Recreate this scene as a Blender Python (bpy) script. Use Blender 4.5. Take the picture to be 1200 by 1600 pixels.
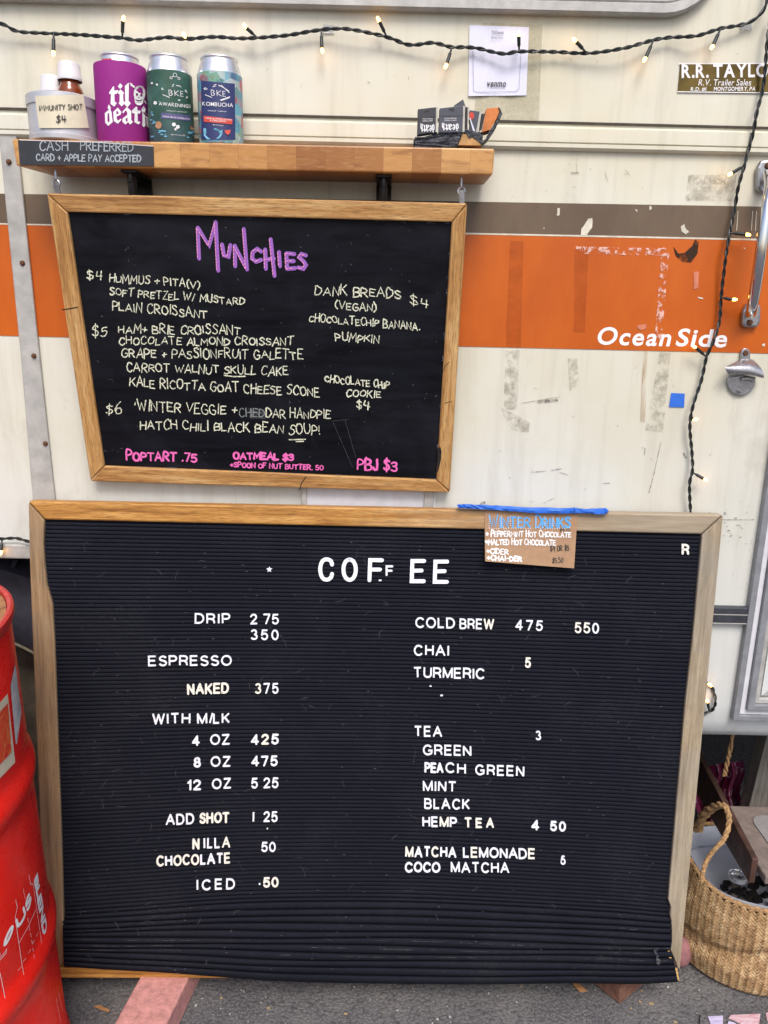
import bpy, bmesh, math, random
from mathutils import Vector, Matrix
from mathutils.geometry import tessellate_polygon
RND = random.Random(7)
R = math.radians
for o in list(bpy.data.objects): bpy.data.objects.remove(o)
sc = bpy.context.scene
COL = sc.collection

# ------------------------------------------------------------------ camera, sky, sun
FPX = 1202.0; PITCH = R(14.2); ROLL = R(1.2)
CAM = Vector((0, -1.32, 1.28))
FWD = Vector((0, math.cos(PITCH), -math.sin(PITCH)))
R0 = Vector((1, 0, 0)); U0 = Vector((0, math.sin(PITCH), math.cos(PITCH)))
RGT = R0*math.cos(ROLL) + U0*math.sin(ROLL)
UPV = -R0*math.sin(ROLL) + U0*math.cos(ROLL)
cd = bpy.data.cameras.new('camera'); co = bpy.data.objects.new('camera', cd); COL.objects.link(co)
cd.sensor_fit = 'VERTICAL'; cd.sensor_height = 36; cd.lens = FPX/1600*36
cd.clip_start = .02; cd.clip_end = 500
mw = Matrix((RGT, UPV, -FWD)).transposed().to_4x4(); mw.translation = CAM
co.matrix_world = mw
sc.camera = co

SUN_EL, SUN_AZ = R(52), R(8)            # azimuth seen from the wall's front, minus is left
w = bpy.data.worlds.new('World'); sc.world = w; w.use_nodes = True
nt = w.node_tree; bg = nt.nodes['Background']
sky = nt.nodes.new('ShaderNodeTexSky'); sky.sky_type = 'NISHITA'; sky.sun_disc = False
sky.sun_elevation = SUN_EL; sky.sun_rotation = R(180) + SUN_AZ*-1
sky.air_density = 1.0; sky.dust_density = 3.5; sky.ozone_density = 1.0
nt.links.new(sky.outputs[0], bg.inputs[0]); bg.inputs[1].default_value = .125
sl = bpy.data.lights.new('sun', 'SUN'); so = bpy.data.objects.new('sun', sl); COL.objects.link(so)
sl.energy = 1.5; sl.angle = R(24); sl.color = (1, .97, .93)
sd = Vector((math.sin(SUN_AZ)*math.cos(SUN_EL), -math.cos(SUN_AZ)*math.cos(SUN_EL), math.sin(SUN_EL)))
so.rotation_euler = sd.to_track_quat('Z', 'Y').to_euler(); so.location = (0, -4, 6)
vs = sc.view_settings; vs.view_transform = 'Standard'; vs.look = 'None'; vs.gamma = 1; vs.exposure = 0.63
sc.cycles.max_bounces = 6

# ------------------------------------------------------------------ helpers
def S(r, g, b, k=.85):
    f = lambda c: ((c/255+.055)/1.055)**2.4 if c > 10 else c/255/12.92
    return (f(r)*k, f(g)*k, f(b)*k, 1)
def ray(px, py):
    return (FWD*FPX + RGT*(px-600) + UPV*(800-py)).normalized()
class Pl:                                                 # a flat surface in the place
    def __init__(s, P0, U, V):
        s.P0 = Vector(P0); s.U = Vector(U).normalized(); s.V = Vector(V).normalized(); s.N = s.U.cross(s.V)
    def px(s, px, py, h=0):
        d = ray(px, py); P = s.P0 + s.N*h
        t = (P-CAM).dot(s.N)/d.dot(s.N); q = CAM+d*t-s.P0
        return (q.dot(s.U), q.dot(s.V))
    def to3(s, u, v, h=0): return s.P0 + s.U*u + s.V*v + s.N*h
    def p3(s, px, py, h=0): return s.to3(*s.px(px, py, h), h)
    def nrm(s, u, v): return s.N
class Cyl:                                                # an upright round surface
    def __init__(s, cx, cy, r, M=None): s.cx, s.cy, s.r = cx, cy, r; s.M = M or Matrix(); s.I = s.M.inverted()
    def px(s, px, py, h=0):
        d = s.I.to_3x3() @ ray(px, py); C = s.I @ CAM; rr = s.r+h
        ox, oy = C.x-s.cx, C.y-s.cy
        a = d.x*d.x+d.y*d.y; b = ox*d.x+oy*d.y; c = ox*ox+oy*oy-rr*rr
        q = b*b-a*c
        t = (-b-math.sqrt(q))/a if q > 0 else -b/a
        p = C+d*t
        return (s.r*math.atan2(p.x-s.cx, -(p.y-s.cy)), p.z)
    def to3(s, u, v, h=0):
        a = u/s.r
        return s.M @ Vector((s.cx+(s.r+h)*math.sin(a), s.cy-(s.r+h)*math.cos(a), v))
    def p3(s, px, py, h=0): return s.to3(*s.px(px, py, h), h)
WALL = Pl((0, 0, 0), (1, 0, 0), (0, 0, 1))
def hplane(z): return Pl((0, 0, z), (1, 0, 0), (0, 1, 0))
GROUND = hplane(0)

class MB:
    def __init__(s): s.v = []; s.f = []; s.m = []; s.k = 0
    def add(s, vs, fs, m=0):
        o = len(s.v); s.v += [Vector(p) for p in vs]
        for f in fs: s.f.append([o+i for i in f]); s.m.append(m)
        return s
    def box(s, p, q, m=0):
        (a, b, c), (d, e, f) = p, q
        return s.hexa([(a, b, c), (d, b, c), (d, e, c), (a, e, c)], [(a, b, f), (d, b, f), (d, e, f), (a, e, f)], m)
    def hexa(s, lo, hi, m=0):
        n = len(lo)
        return s.add(list(lo)+list(hi), [list(range(n))[::-1], list(range(n, 2*n))] + [[i, (i+1) % n, n+(i+1) % n, n+i] for i in range(n)], m)
    def prism(s, pts, back, m=0, tri=False):               # pts: outline facing us, back: offset vector
        n = len(pts); back = Vector(back); P = [Vector(p) for p in pts]
        if tri:
            tr = [list(t) for t in tessellate_polygon([P])]
            front = [t for t in tr]; rear = [[n+i for i in t][::-1] for t in tr]
        else:
            front = [list(range(n))]; rear = [[n+i for i in range(n)][::-1]]
        return s.add(P+[p+back for p in P], front+rear+[[i, n+i, n+(i+1) % n, (i+1) % n] for i in range(n)], m)
    def tube(s, pts, r, n=8, caps=True, m=0):
        P = [Vector(p) for p in pts]; L = len(P); rs = r if isinstance(r, (list, tuple)) else [r]*L
        vs = []; ref = None
        for i in range(L):
            t = (P[min(i+1, L-1)]-P[max(i-1, 0)]).normalized()
            if ref is None:
                ref = t.cross(Vector((.31, .87, .4))).normalized()
            ref = (ref-t*ref.dot(t)).normalized(); b = t.cross(ref)
            for k in range(n):
                a = 2*math.pi*k/n; vs.append(P[i]+(ref*math.cos(a)+b*math.sin(a))*rs[i])
        fs = [[i*n+k, i*n+(k+1) % n, (i+1)*n+(k+1) % n, (i+1)*n+k] for i in range(L-1) for k in range(n)]
        if caps: fs += [list(range(n))[::-1], [(L-1)*n+k for k in range(n)]]
        return s.add(vs, fs, m)
    def lathe(s, prof, c, n=40, m=0, axis='z', a0=0, a1=2*math.pi):
        full = abs(a1-a0-2*math.pi) < 1e-6; N = n if full else n+1
        vs = []
        for (r, z) in prof:
            for k in range(N):
                a = a0+(a1-a0)*k/n
                if axis == 'z': vs.append((c[0]+r*math.sin(a), c[1]-r*math.cos(a), c[2]+z))
                else: vs.append((c[0]+r*math.sin(a), c[1]-z, c[2]+r*math.cos(a)))
        fs = []
        for i in range(len(prof)-1):
            for k in range(n):
                k2 = (k+1) % N
                fs.append([i*N+k, i*N+k2, (i+1)*N+k2, (i+1)*N+k])
        return s.add(vs, fs, m)
    def grid(s, rows, m=0):
        n = len(rows[0]); vs = [p for r in rows for p in r]
        return s.add(vs, [[i*n+j, i*n+j+1, (i+1)*n+j+1, (i+1)*n+j] for i in range(len(rows)-1) for j in range(n-1)], m)
    def lift(s): s.k += 1; return (s.k % 40)*1.6e-5        # flush strokes never share a plane
    def ribbon(s, surf, uv, wd, h, m=0, cap=True, th=0):         # a stroke of paint or chalk, uv in metres
        pts = [uv[0]]
        for p in uv[1:]:
            if (p[0]-pts[-1][0])**2+(p[1]-pts[-1][1])**2 > 1e-10: pts.append(p)
        if len(pts) < 2: return s
        h = h+s.lift(); n = len(pts); Lf = []; Rt = []
        ws = wd if isinstance(wd, list) else [wd]*n
        for i in range(n):
            a = pts[max(i-1, 0)]; b = pts[i]; c = pts[min(i+1, n-1)]
            d1 = Vector((b[0]-a[0], b[1]-a[1])); d2 = Vector((c[0]-b[0], c[1]-b[1]))
            if d1.length < 1e-9: d1 = d2
            if d2.length < 1e-9: d2 = d1
            d1 = d1.normalized(); d2 = d2.normalized(); t = d1+d2
            t = d1 if t.length < .3 else t.normalized()
            nn = Vector((-t.y, t.x)); k = 1/max(.6, nn.dot(Vector((-d1.y, d1.x))))
            hw = ws[min(i, len(ws)-1)]/2*k
            Lf.append((b[0]+nn.x*hw, b[1]+nn.y*hw)); Rt.append((b[0]-nn.x*hw, b[1]-nn.y*hw))
        if cap:
            def capp(p, q, w0):
                d = Vector((p[0]-q[0], p[1]-q[1])).normalized(); nn = Vector((-d.y, d.x)); r = w0/2
                return [(p[0]+(nn.x*math.cos(a)+d.x*math.sin(a))*r, p[1]+(nn.y*math.cos(a)+d.y*math.sin(a))*r) for a in (math.pi*.25, math.pi*.5, math.pi*.75)]
            c0 = capp(pts[0], pts[1], ws[0]); c1 = capp(pts[-1], pts[-2], ws[min(n, len(ws))-1])
        else: c0 = c1 = []
        vs = [surf.to3(*p, h) for p in Lf+Rt]; fs = [[i, n+i, n+i+1, i+1] for i in range(n-1)]
        o = len(vs)
        if cap:
            vs += [surf.to3(*p, h) for p in c0+c1]
            fs.append([0, o+2, o+1, o, n]); fs.append([2*n-1, o+5, o+4, o+3, n-1])
        if th:
            per = [*range(n)] + ([o+3, o+4, o+5][::-1] if cap else []) + [*range(2*n-1, n-1, -1)] + ([o, o+1, o+2][::1] if cap else [])
            low = [surf.to3(*p, h-th) for p in Lf+Rt+c0+c1]; N_ = len(vs)
            s.add(vs+low, fs+[[per[i], per[(i+1) % len(per)], N_+per[(i+1) % len(per)], N_+per[i]] for i in range(len(per))], m); return s
        return s.add(vs, fs, m)
    def poly(s, surf, uv, h, holes=(), m=0):
        h = h+s.lift()
        loops = [[Vector((p[0], p[1], 0)) for p in uv]] + [[Vector((p[0], p[1], 0)) for p in q] for q in holes]
        tr = tessellate_polygon(loops); flat = [p for l in loops for p in l]
        return s.add([surf.to3(p.x, p.y, h) for p in flat], [list(t) for t in tr], m)
    def ppoly(s, surf, pts, h, holes=(), m=0):
        return s.poly(surf, [surf.px(*p, h) for p in pts], h, [[surf.px(*p, h) for p in q] for q in holes], m)
    def pline(s, surf, pts, wpx, h, m=0):
        uv = [surf.px(*p, h) for p in pts]
        a = surf.px(pts[0][0], pts[0][1], h); b = surf.px(pts[0][0]+2, pts[0][1], h)
        c = surf.px(pts[0][0], pts[0][1]+2, h)
        sc_ = (math.hypot(b[0]-a[0], b[1]-a[1])*math.hypot(c[0]-a[0], c[1]-a[1]))**.5/2
        if isinstance(surf, Cyl): sc_ = .00096
        return s.ribbon(surf, uv, wpx*sc_, h, m)
    def patch(s, surf, q, h, n=8, mm=4, m=0):              # four pixels tl,tr,br,bl laid on a curved surface
        h = h+s.lift(); rows = []
        for j in range(mm+1):
            row = []
            for i in range(n+1):
                a, b = i/n, j/mm
                x = (q[0][0]*(1-a)+q[1][0]*a)*(1-b)+(q[3][0]*(1-a)+q[2][0]*a)*b
                y = (q[0][1]*(1-a)+q[1][1]*a)*(1-b)+(q[3][1]*(1-a)+q[2][1]*a)*b
                row.append(surf.p3(x, y, h))
            rows.append(row)
        return s.grid(rows, m)
    def build(s, name, mat, parent=None, base=None, bevel=0, grain=None, smooth=False, seg=2, fix=True):
        mats = mat if isinstance(mat, list) else [mat]
        if parent is None:
            if base is None:
                xs = [p.x for p in s.v]; ys = [p.y for p in s.v]; zs = [p.z for p in s.v]
                base = Vector(((min(xs)+max(xs))/2, (min(ys)+max(ys))/2, min(zs)))
            org = Vector(base)
        else:
            org = Vector(); q = parent
            while q: org += q.location; q = q.parent
        me = bpy.data.meshes.new(name)
        me.from_pydata([p-org for p in s.v], [], s.f)
        for i, p in enumerate(me.polygons): p.material_index = s.m[i]
        for m_ in mats: me.materials.append(m_)
        bm = bmesh.new(); bm.from_mesh(me)
        if fix: bmesh.ops.recalc_face_normals(bm, faces=bm.faces)
        if bevel:
            es = [e for e in bm.edges if len(e.link_faces) == 2 and e.calc_face_angle(0) > R(28)]
            bmesh.ops.bevel(bm, geom=es, offset=bevel, segments=seg, affect='EDGES', profile=.5, clamp_overlap=True)
        if grain is not None:
            g = Vector(grain).normalized(); uvl = bm.loops.layers.uv.new('grain')
            bm.normal_update()
            for f in bm.faces:
                t = f.normal.cross(g)
                if t.length < .35: t = f.normal.cross(Vector((.3, .5, .8)))
                t.normalize()
                for l in f.loops:
                    p = l.vert.co+org; l[uvl].uv = (p.dot(g), p.dot(t))
        bm.to_mesh(me); bm.free()
        if smooth is not False:
            for p in me.polygons: p.use_smooth = True
            ang = R(40) if smooth is True else smooth
            bm = bmesh.new(); bm.from_mesh(me)
            for e in bm.edges: e.smooth = len(e.link_faces) != 2 or e.calc_face_angle(0) < ang
            bm.to_mesh(me); bm.free()
        o = bpy.data.objects.new(name, me); COL.objects.link(o)
        if parent: o.parent = parent
        else: o.location = org
        return o
def thing(name, loc, label, cat, group=None):
    o = bpy.data.objects.new(name, None); COL.objects.link(o); o.location = loc; o.empty_display_size = .05
    return tag(o, label, cat, group)
def tag(o, label, cat, group=None):
    o['label'] = label; o['category'] = cat
    if group: o['group'] = group
    return o
def smoothpath(pts, n=6):                                 # Catmull-Rom through points
    P = [Vector(p) for p in pts]; out = []
    for i in range(len(P)-1):
        a = P[max(i-1, 0)]; b = P[i]; c = P[i+1]; d = P[min(i+2, len(P)-1)]
        for k in range(n):
            t = k/n
            out.append(.5*((2*b)+(c-a)*t+(2*a-5*b+4*c-d)*t*t+(3*b-a-3*c+d)*t**3))
    out.append(P[-1]); return out
def interp(tab, x):
    if x <= tab[0][0]: return tab[0][1]
    for (a, p), (b, q) in zip(tab, tab[1:]):
        if x <= b: return p+(q-p)*(x-a)/(b-a)
    return tab[-1][1]
def sinterp(tab, x):                                      # smooth version
    n = len(tab)
    if x <= tab[0][0]: return tab[0][1]
    if x >= tab[-1][0]: return tab[-1][1]
    for i in range(n-1):
        if x <= tab[i+1][0]:
            x0, y0 = tab[i]; x1, y1 = tab[i+1]
            m0 = (y1-tab[i-1][1])/(x1-tab[i-1][0]) if i else (y1-y0)/(x1-x0)
            m1 = (tab[i+2][1]-y0)/(tab[i+2][0]-x0) if i+2 < n else (y1-y0)/(x1-x0)
            d = x1-x0; t = (x-x0)/d
            return (2*t**3-3*t*t+1)*y0+(t**3-2*t*t+t)*d*m0+(-2*t**3+3*t*t)*y1+(t**3-t*t)*d*m1

# ------------------------------------------------------------------ materials
class NM:
    def __init__(s, name):
        s.m = bpy.data.materials.new(name); s.m.use_nodes = True; s.t = s.m.node_tree; s.n = s.t.nodes
        s.b = s.n['Principled BSDF']
    def node(s, typ, ins=None, **kw):
        n = s.n.new(typ)
        for k, v in kw.items(): setattr(n, k, v)
        for k, v in (ins or {}).items():
            if hasattr(v, 'links') or isinstance(v, bpy.types.NodeSocket): s.t.links.new(v, n.inputs[k])
            else: n.inputs[k].default_value = v
        return n
    def coord(s, kind='Object', scale=(1, 1, 1), loc=(0, 0, 0)):
        c = s.node('ShaderNodeTexCoord'); mp = s.node('ShaderNodeMapping')
        s.t.links.new(c.outputs[kind], mp.inputs[0]); mp.inputs['Scale'].default_value = scale; mp.inputs['Location'].default_value = loc
        return mp.outputs[0]
    def noise(s, vec, scale, detail=4, rough=.55, dist=0):
        return s.node('ShaderNodeTexNoise', {'Vector': vec, 'Scale': scale, 'Detail': detail, 'Roughness': rough, 'Distortion': dist}).outputs[0]
    def ramp(s, fac, stops):
        r = s.node('ShaderNodeValToRGB', {'Fac': fac}); e = r.color_ramp.elements
        while len(e) < len(stops): e.new(.5)
        for el, (p, c) in zip(e, stops): el.position = p; el.color = c
        return r.outputs[0]
    def mr(s, v, a, b, c=0, d=1):
        n = s.node('ShaderNodeMapRange', {'Value': v, 'From Min': a, 'From Max': b, 'To Min': c, 'To Max': d}); n.clamp = True
        return n.outputs[0]
    def mix(s, fac, a, b, mode='MIX'):
        n = s.node('ShaderNodeMix', data_type='RGBA', blend_type=mode)
        for i, v in ((0, fac), (6, a), (7, b)):
            if isinstance(v, bpy.types.NodeSocket): s.t.links.new(v, n.inputs[i])
            else: n.inputs[i].default_value = v
        return n.outputs[2]
    def math(s, op, a, b=0):
        n = s.node('ShaderNodeMath', operation=op)
        for i, v in ((0, a), (1, b)):
            if isinstance(v, bpy.types.NodeSocket): s.t.links.new(v, n.inputs[i])
            else: n.inputs[i].default_value = v
        return n.outputs[0]
    def set(s, **kw):
        for k, v in kw.items():
            k = k.replace('_', ' ')
            if isinstance(v, bpy.types.NodeSocket): s.t.links.new(v, s.b.inputs[k])
            else: s.b.inputs[k].default_value = v
        return s
    def bump(s, h, strength=.3, dist=.002):
        n = s.node('ShaderNodeBump', {'Height': h, 'Strength': strength, 'Distance': dist}); s.t.links.new(n.outputs[0], s.b.inputs['Normal'])
def plain(name, col, rough=.5, metal=0, var=.25, scale=60, bump=.15, bscale=200, spec=.5, bd=.001):
    m = NM(name); v = m.coord(); n = m.noise(v, scale, 5, .6)
    dark = tuple(c*(1-var) for c in col[:3])+(1,); lite = tuple(min(1, c*(1+var*.6)) for c in col[:3])+(1,)
    m.set(Base_Color=m.ramp(n, [(.3, dark), (.7, lite)]), Metallic=metal, Specular_IOR_Level=spec)
    m.set(Roughness=m.mr(m.noise(v, scale*2.3, 3), .3, .7, max(0, rough-.1), min(1, rough+.1)))
    if bump: m.bump(m.noise(v, bscale, 4), bump, bd)
    return m.m
def wood(name, c0, c1, c2, ring=(3, 90), rough=.55, pores=.5, grey=None, gx=None, bump=.25):
    m = NM(name); v = m.coord('UV', (ring[0], ring[1], 1))
    n1 = m.noise(v, 1, 6, .65, .6); n2 = m.noise(m.coord('UV', (ring[0]*.5, ring[1]*.18, 1), (3, 7, 0)), 1, 3, .5, 1.2)
    fine = m.noise(m.coord('UV', (ring[0]*6, ring[1]*9, 1)), 1, 3, .6)
    f = m.math('ADD', m.math('MULTIPLY', n1, .6), m.math('MULTIPLY', n2, .4))
    c = m.ramp(f, [(.36, c0), (.5, c1), (.64, c2)])
    pr = m.mr(fine, .36, .5, 1, 0)
    c = m.mix(m.math('MULTIPLY', pr, pores), c, tuple(x*.45 for x in c0[:3])+(1,))
    if grey:
        pat = m.noise(m.coord('Object', (9, 9, 9)), 1, 4)
        fac = m.mr(pat, .35, .65, grey[1], grey[2])
        if gx:
            sx = m.node('ShaderNodeSeparateXYZ', {0: m.coord('Object')}).outputs[0]
            fac = m.math('MULTIPLY', m.mr(m.math('ADD', sx, m.math('MULTIPLY', m.math('SUBTRACT', n2, .5), .5)), gx[0], gx[1]), .95)
        gc = m.ramp(f, [(.36, tuple(x*.62 for x in grey[0][:3])+(1,)), (.62, grey[0])])
        c = m.mix(fac, c, gc)
    m.set(Base_Color=c, Roughness=rough, Specular_IOR_Level=.35)
    m.bump(m.math('ADD', f, m.math('MULTIPLY', pr, -.3)), bump, .002)
    return m.m
def paint_alpha(name, col, rough, lo, hi, scale, stretch=(1, 1, 1), amax=1, spec=.3, dist=0):
    m = NM(name); v = m.coord('Object', stretch)
    a = m.mr(m.noise(v, scale, 6, .7, dist), lo, hi, 0, amax)
    m.set(Base_Color=col, Roughness=rough, Alpha=a, Specular_IOR_Level=spec)
    return m.m

def wall_mat():
    m = NM('aged cream trailer paint'); 
    big = m.noise(m.coord('Object', (1, 1, 1)), 3.5, 4, .6)
    st = m.noise(m.coord('Object', (34, 34, 2.2)), 1, 5, .65, .4)
    sp = m.noise(m.coord(), 130, 3, .7)
    grime = m.noise(m.coord('Object', (6, 6, 3), (5, 2, 1)), 1.6, 6, .72, .5)
    c = m.ramp(big, [(.35, S(222, 215, 190, .86)), (.62, S(225, 222, 208, .9))])
    sz = m.node('ShaderNodeSeparateXYZ', {0: m.coord()}).outputs[2]
    c = m.mix(m.mr(sz, .5, 1.35, .9, 0), c, S(212, 217, 221, .88))        # cooler light on the lower wall, put into the paint colour
    c = m.mix(m.mr(st, .48, .8, 0, .34), c, S(170, 162, 142, .8))
    c = m.mix(m.mr(grime, .56, .8, 0, .36), c, S(165, 156, 134, .75))
    c = m.mix(m.mr(sp, .69, .76, 0, .4), c, S(120, 110, 90, .8))
    m.set(Base_Color=c, Roughness=m.mr(grime, .3, .7, .38, .6), Specular_IOR_Level=.4)
    m.bump(m.math('ADD', m.math('MULTIPLY', m.noise(m.coord('Object', (1, 1, .5)), 5, 3), 1.0), m.math('MULTIPLY', sp, .012)), .25, .02)
    return m.m
def stripe_mat(name, col, col2):
    m = NM(name); st = m.noise(m.coord('Object', (5, 5, 2)), 2, 5, .65); sc_ = m.noise(m.coord('Object', (14, 14, 160)), 1, 4, .7, .8)
    c = m.ramp(st, [(.35, col2), (.6, col)])
    fl = m.noise(m.coord(), 26, 6, .7, .3)
    c = m.mix(m.mr(sc_, .72, .8, 0, .25), c, S(225, 170, 130))
    c = m.mix(m.mr(fl, .735, .76, 0, .8), c, S(225, 215, 200))
    m.set(Base_Color=c, Roughness=.42, Specular_IOR_Level=.4)
    m.bump(m.noise(m.coord('Object', (1, 1, .5)), 5, 3), .25, .02)
    return m.m
def felt_mat():
    m = NM('black ribbed felt'); v = m.coord(); f = m.noise(v, 900, 3, .7); b = m.noise(v, 7, 5, .6)
    c = m.ramp(f, [(.3, (.0068, .0073, .011, 1)), (.72, (.0205, .0222, .033, 1))])
    dust = m.math('MULTIPLY', m.mr(b, .45, .75, 0, .35), m.mr(m.noise(v, 300, 3), .4, .7))
    c = m.mix(dust, c, (.06, .06, .065, 1))
    m.set(Base_Color=c, Roughness=1.0, Specular_IOR_Level=.04)
    m.bump(f, .5, .001)
    return m.m
def chalkboard_mat():
    m = NM('worn black chalkboard paint')
    sm = m.noise(m.coord('Object', (3, 3, 28)), 2.2, 6, .7, .6); cl = m.noise(m.coord('Object', (1, 1, 1)), 5, 5, .65, .8)
    c = m.ramp(sm, [(.35, (.0022, .0024, .004, 1)), (.75, (.0085, .0095, .0155, 1))])
    c = m.mix(m.mr(cl, .48, .75, 0, .45), c, (.026, .028, .038, 1))
    sp = m.noise(m.coord(), 190, 2, .5)
    c = m.mix(m.mr(sp, .765, .79, 0, .6), c, (.3, .3, .3, 1))
    m.set(Base_Color=c, Roughness=m.mr(cl, .3, .7, .42, .62), Specular_IOR_Level=.14); m.bump(sm, .08, .001)
    return m.m
def asphalt_mat():
    m = NM('grey asphalt'); v = m.coord(); vo = m.node('ShaderNodeTexVoronoi', {'Vector': v, 'Scale': 160.0}, feature='F1')
    big = m.noise(v, 5, 5, .65); fi = m.noise(v, 240, 4, .7)
    c = m.ramp(fi, [(.3, S(62, 61, 64, .8)), (.7, S(136, 134, 137, .8))])
    c = m.mix(m.mr(big, .4, .7, 0, .5), c, S(150, 147, 143, .8))
    c = m.mix(m.mr(vo.outputs[0], .5, .9, 0, .45), c, S(38, 38, 42))
    wp = m.node('ShaderNodeTexVoronoi', {'Vector': v, 'Scale': 55.0}, feature='F1')
    c = m.mix(m.mr(wp.outputs[0], .055, .03, 0, .7), c, S(190, 185, 175))
    m.set(Base_Color=c, Roughness=.9, Specular_IOR_Level=.25)
    m.bump(m.math('ADD', m.math('MULTIPLY', vo.outputs[0], -.8), m.math('ADD', fi, m.math('MULTIPLY', m.noise(v, 45, 3), .8))), .55, .006)
    return m.m
def shelf_mat():
    m = NM('butcher block'); uv = m.node('ShaderNodeTexCoord').outputs['UV']; sp = m.node('ShaderNodeSeparateXYZ', {0: uv})
    cell = m.math('FLOOR', m.math('DIVIDE', m.math('ADD', sp.outputs[0], .012), .0425))
    wn = m.node('ShaderNodeTexWhiteNoise', {'W': cell}, noise_dimensions='1D')
    vec = m.node('ShaderNodeCombineXYZ', {0: m.math('ADD', m.math('MULTIPLY', sp.outputs[0], 24), m.math('MULTIPLY', wn.outputs[0], 71)), 1: m.math('MULTIPLY', sp.outputs[1], 110), 2: 0.0}).outputs[0]
    g = m.noise(vec, .45, 5, .6, 1.4); g2 = m.noise(vec, 2.2, 3, .6)
    base = m.ramp(wn.outputs[0], [(0, S(156, 98, 46)), (.45, S(192, 134, 72)), (1, S(214, 162, 98))])
    c = m.mix(m.mr(g, .5, .64, 0, .55), base, S(136, 82, 38)); c = m.mix(m.mr(g2, .5, .7, 0, .2), c, S(235, 190, 130))
    fr = m.math('FRACT', m.math('DIVIDE', m.math('ADD', sp.outputs[0], .012), .0425))
    c = m.mix(m.mr(fr, 0, .016, .6, 0), c, S(90, 55, 30))
    m.set(Base_Color=c, Roughness=.38, Specular_IOR_Level=.45); m.bump(g2, .1, .001)
    return m.m
MT = {}
MT['wall'] = wall_mat()
MT['orange'] = stripe_mat('faded orange stripe', S(208, 100, 12, .84), S(194, 88, 6, .84))
MT['brown'] = stripe_mat('brown stripe', S(112, 94, 76, .9), S(98, 80, 64, .9))
MT['cream'] = plain('cream pinstripe', S(228, 220, 200), .45)
MT['alu'] = plain('weathered aluminium', S(182, 180, 178), .42, .55, .25, 30, .15, 90)
MT['alutrim'] = plain('dull aluminium trim', S(186, 184, 180, .9), .55, .15, .22, 40, .2, 120)
MT['chrome'] = plain('chrome', S(215, 215, 220, 1), .08, 1, .05, 10, 0)
MT['cast'] = plain('cast zinc', S(172, 172, 176, .95), .34, .85, .15, 60, .3, 260)
MT['rust'] = plain('rusty screw', S(112, 72, 48), .7, .2, .5, 400, .3)
MT['darkglass'] = plain('dark window glass', S(40, 44, 48), .08, 0, .1, 10, 0)
MT['blackbar'] = plain('dark grey rubber strip', S(62, 64, 72), .4, 0, .3, 60, .1)
MT['gray'] = plain('grey painted aluminium', S(150, 152, 158), .45, .2, .2, 50, .15)
MT['whitevinyl'] = plain('white vinyl insert', S(226, 226, 232), .5, 0, .1, 50, .1)
MT['dark'] = plain('black underside', (.012, .011, .011, 1), .9)
MT['tyre'] = plain('tyre rubber', S(66, 67, 80, .9), .6, 0, .3, 60, .2)
MT['rim'] = plain('dirty steel rim', S(150, 140, 118, .7), .6, .2, .5, 20, .4, 60)
MT['felt'] = felt_mat(); MT['board'] = chalkboard_mat(); MT['asphalt'] = asphalt_mat(); MT['shelf'] = shelf_mat()
MT['oak'] = wood('golden oak', S(150, 100, 54), S(202, 152, 92), S(228, 188, 130), (7, 150), .5, .75)
MT['oak2'] = wood('honey oak weathering to grey', S(150, 98, 44), S(200, 144, 72), S(230, 180, 110), (7, 150), .5, .75, (S(178, 164, 142), .1, .5), (-.05, .45))
MT['oakgrey'] = wood('sun-bleached oak', S(140, 116, 84), S(180, 156, 120), S(200, 182, 150), (7, 170), .75, .8, (S(172, 162, 146), .4, .95), None, .35)
MT['oakleft'] = wood('dull brown oak', S(132, 98, 62), S(172, 134, 90), S(194, 160, 118), (6, 140), .6, .6, (S(166, 148, 124), .1, .55), None, .3)
MT['post'] = wood('grey weathered pine', S(90, 84, 78), S(128, 122, 114), S(150, 144, 136), (3, 40), .85, .5)
MT['woodcore'] = plain('raw splintered wood', S(226, 180, 110), .7, 0, .3, 200)
MT['iron'] = plain('black wrought iron', S(34, 32, 32), .35, .4, .3, 60, .15)
MT['steel'] = plain('zinc plated steel', S(190, 190, 196), .25, .9, .1, 60, .05)
MT['tin'] = plain('brushed tin', S(206, 205, 210, .95), .42, .45, .12, 30, .06, 120)
MT['canalu'] = plain('can aluminium', S(226, 226, 230, 1), .34, .8, .06, 20, .02)
MT['cap'] = plain('milky plastic cap', S(228, 224, 226), .4, 0, .08, 60, .05)
MT['notepaper'] = plain('yellowed masking paper', S(232, 222, 196), .7, 0, .1, 50, .3, 60)
MT['ink'] = plain('black marker ink', S(44, 42, 42), .6, 0, .2, 300, 0)
MT['purple'] = plain('purple neoprene', S(146, 26, 128, .95), .75, 0, .08, 900, .3, 900)
MT['white_print'] = plain('white print', S(240, 238, 240, .95), .6, 0, .04, 200, 0)
MT['redp'] = plain('red print', S(214, 66, 50), .4, 0, .1, 100, 0); MT['bluep'] = plain('blue print', S(40, 70, 150), .4, 0, .1, 100, 0)
MT['cord'] = plain('dark green cord', S(38, 42, 42), .45, 0, .25, 200, .1)
MT['paper'] = plain('white copier paper in tape', S(222, 222, 240, .95), .3, 0, .04, 20, .15, 30)
MT['bluetape'] = plain('blue painters tape', S(42, 108, 214, .95), .6, 0, .15, 80, .3, 120)
MT['cardboard'] = plain('brown kraft card', S(176, 140, 108), .85, 0, .12, 90, .2, 300)
MT['chalk'] = paint_alpha('pale yellow chalk ink', S(236, 237, 212, .98), .9, .36, .52, 600)
MT['chalkgrey'] = paint_alpha('smeared grey chalk', S(150, 156, 156, .8), .9, .32, .5, 500)
MT['chalkviolet'] = plain('violet chalk ink', S(160, 104, 196, .95), .85, 0, .15, 300, .1)
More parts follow.
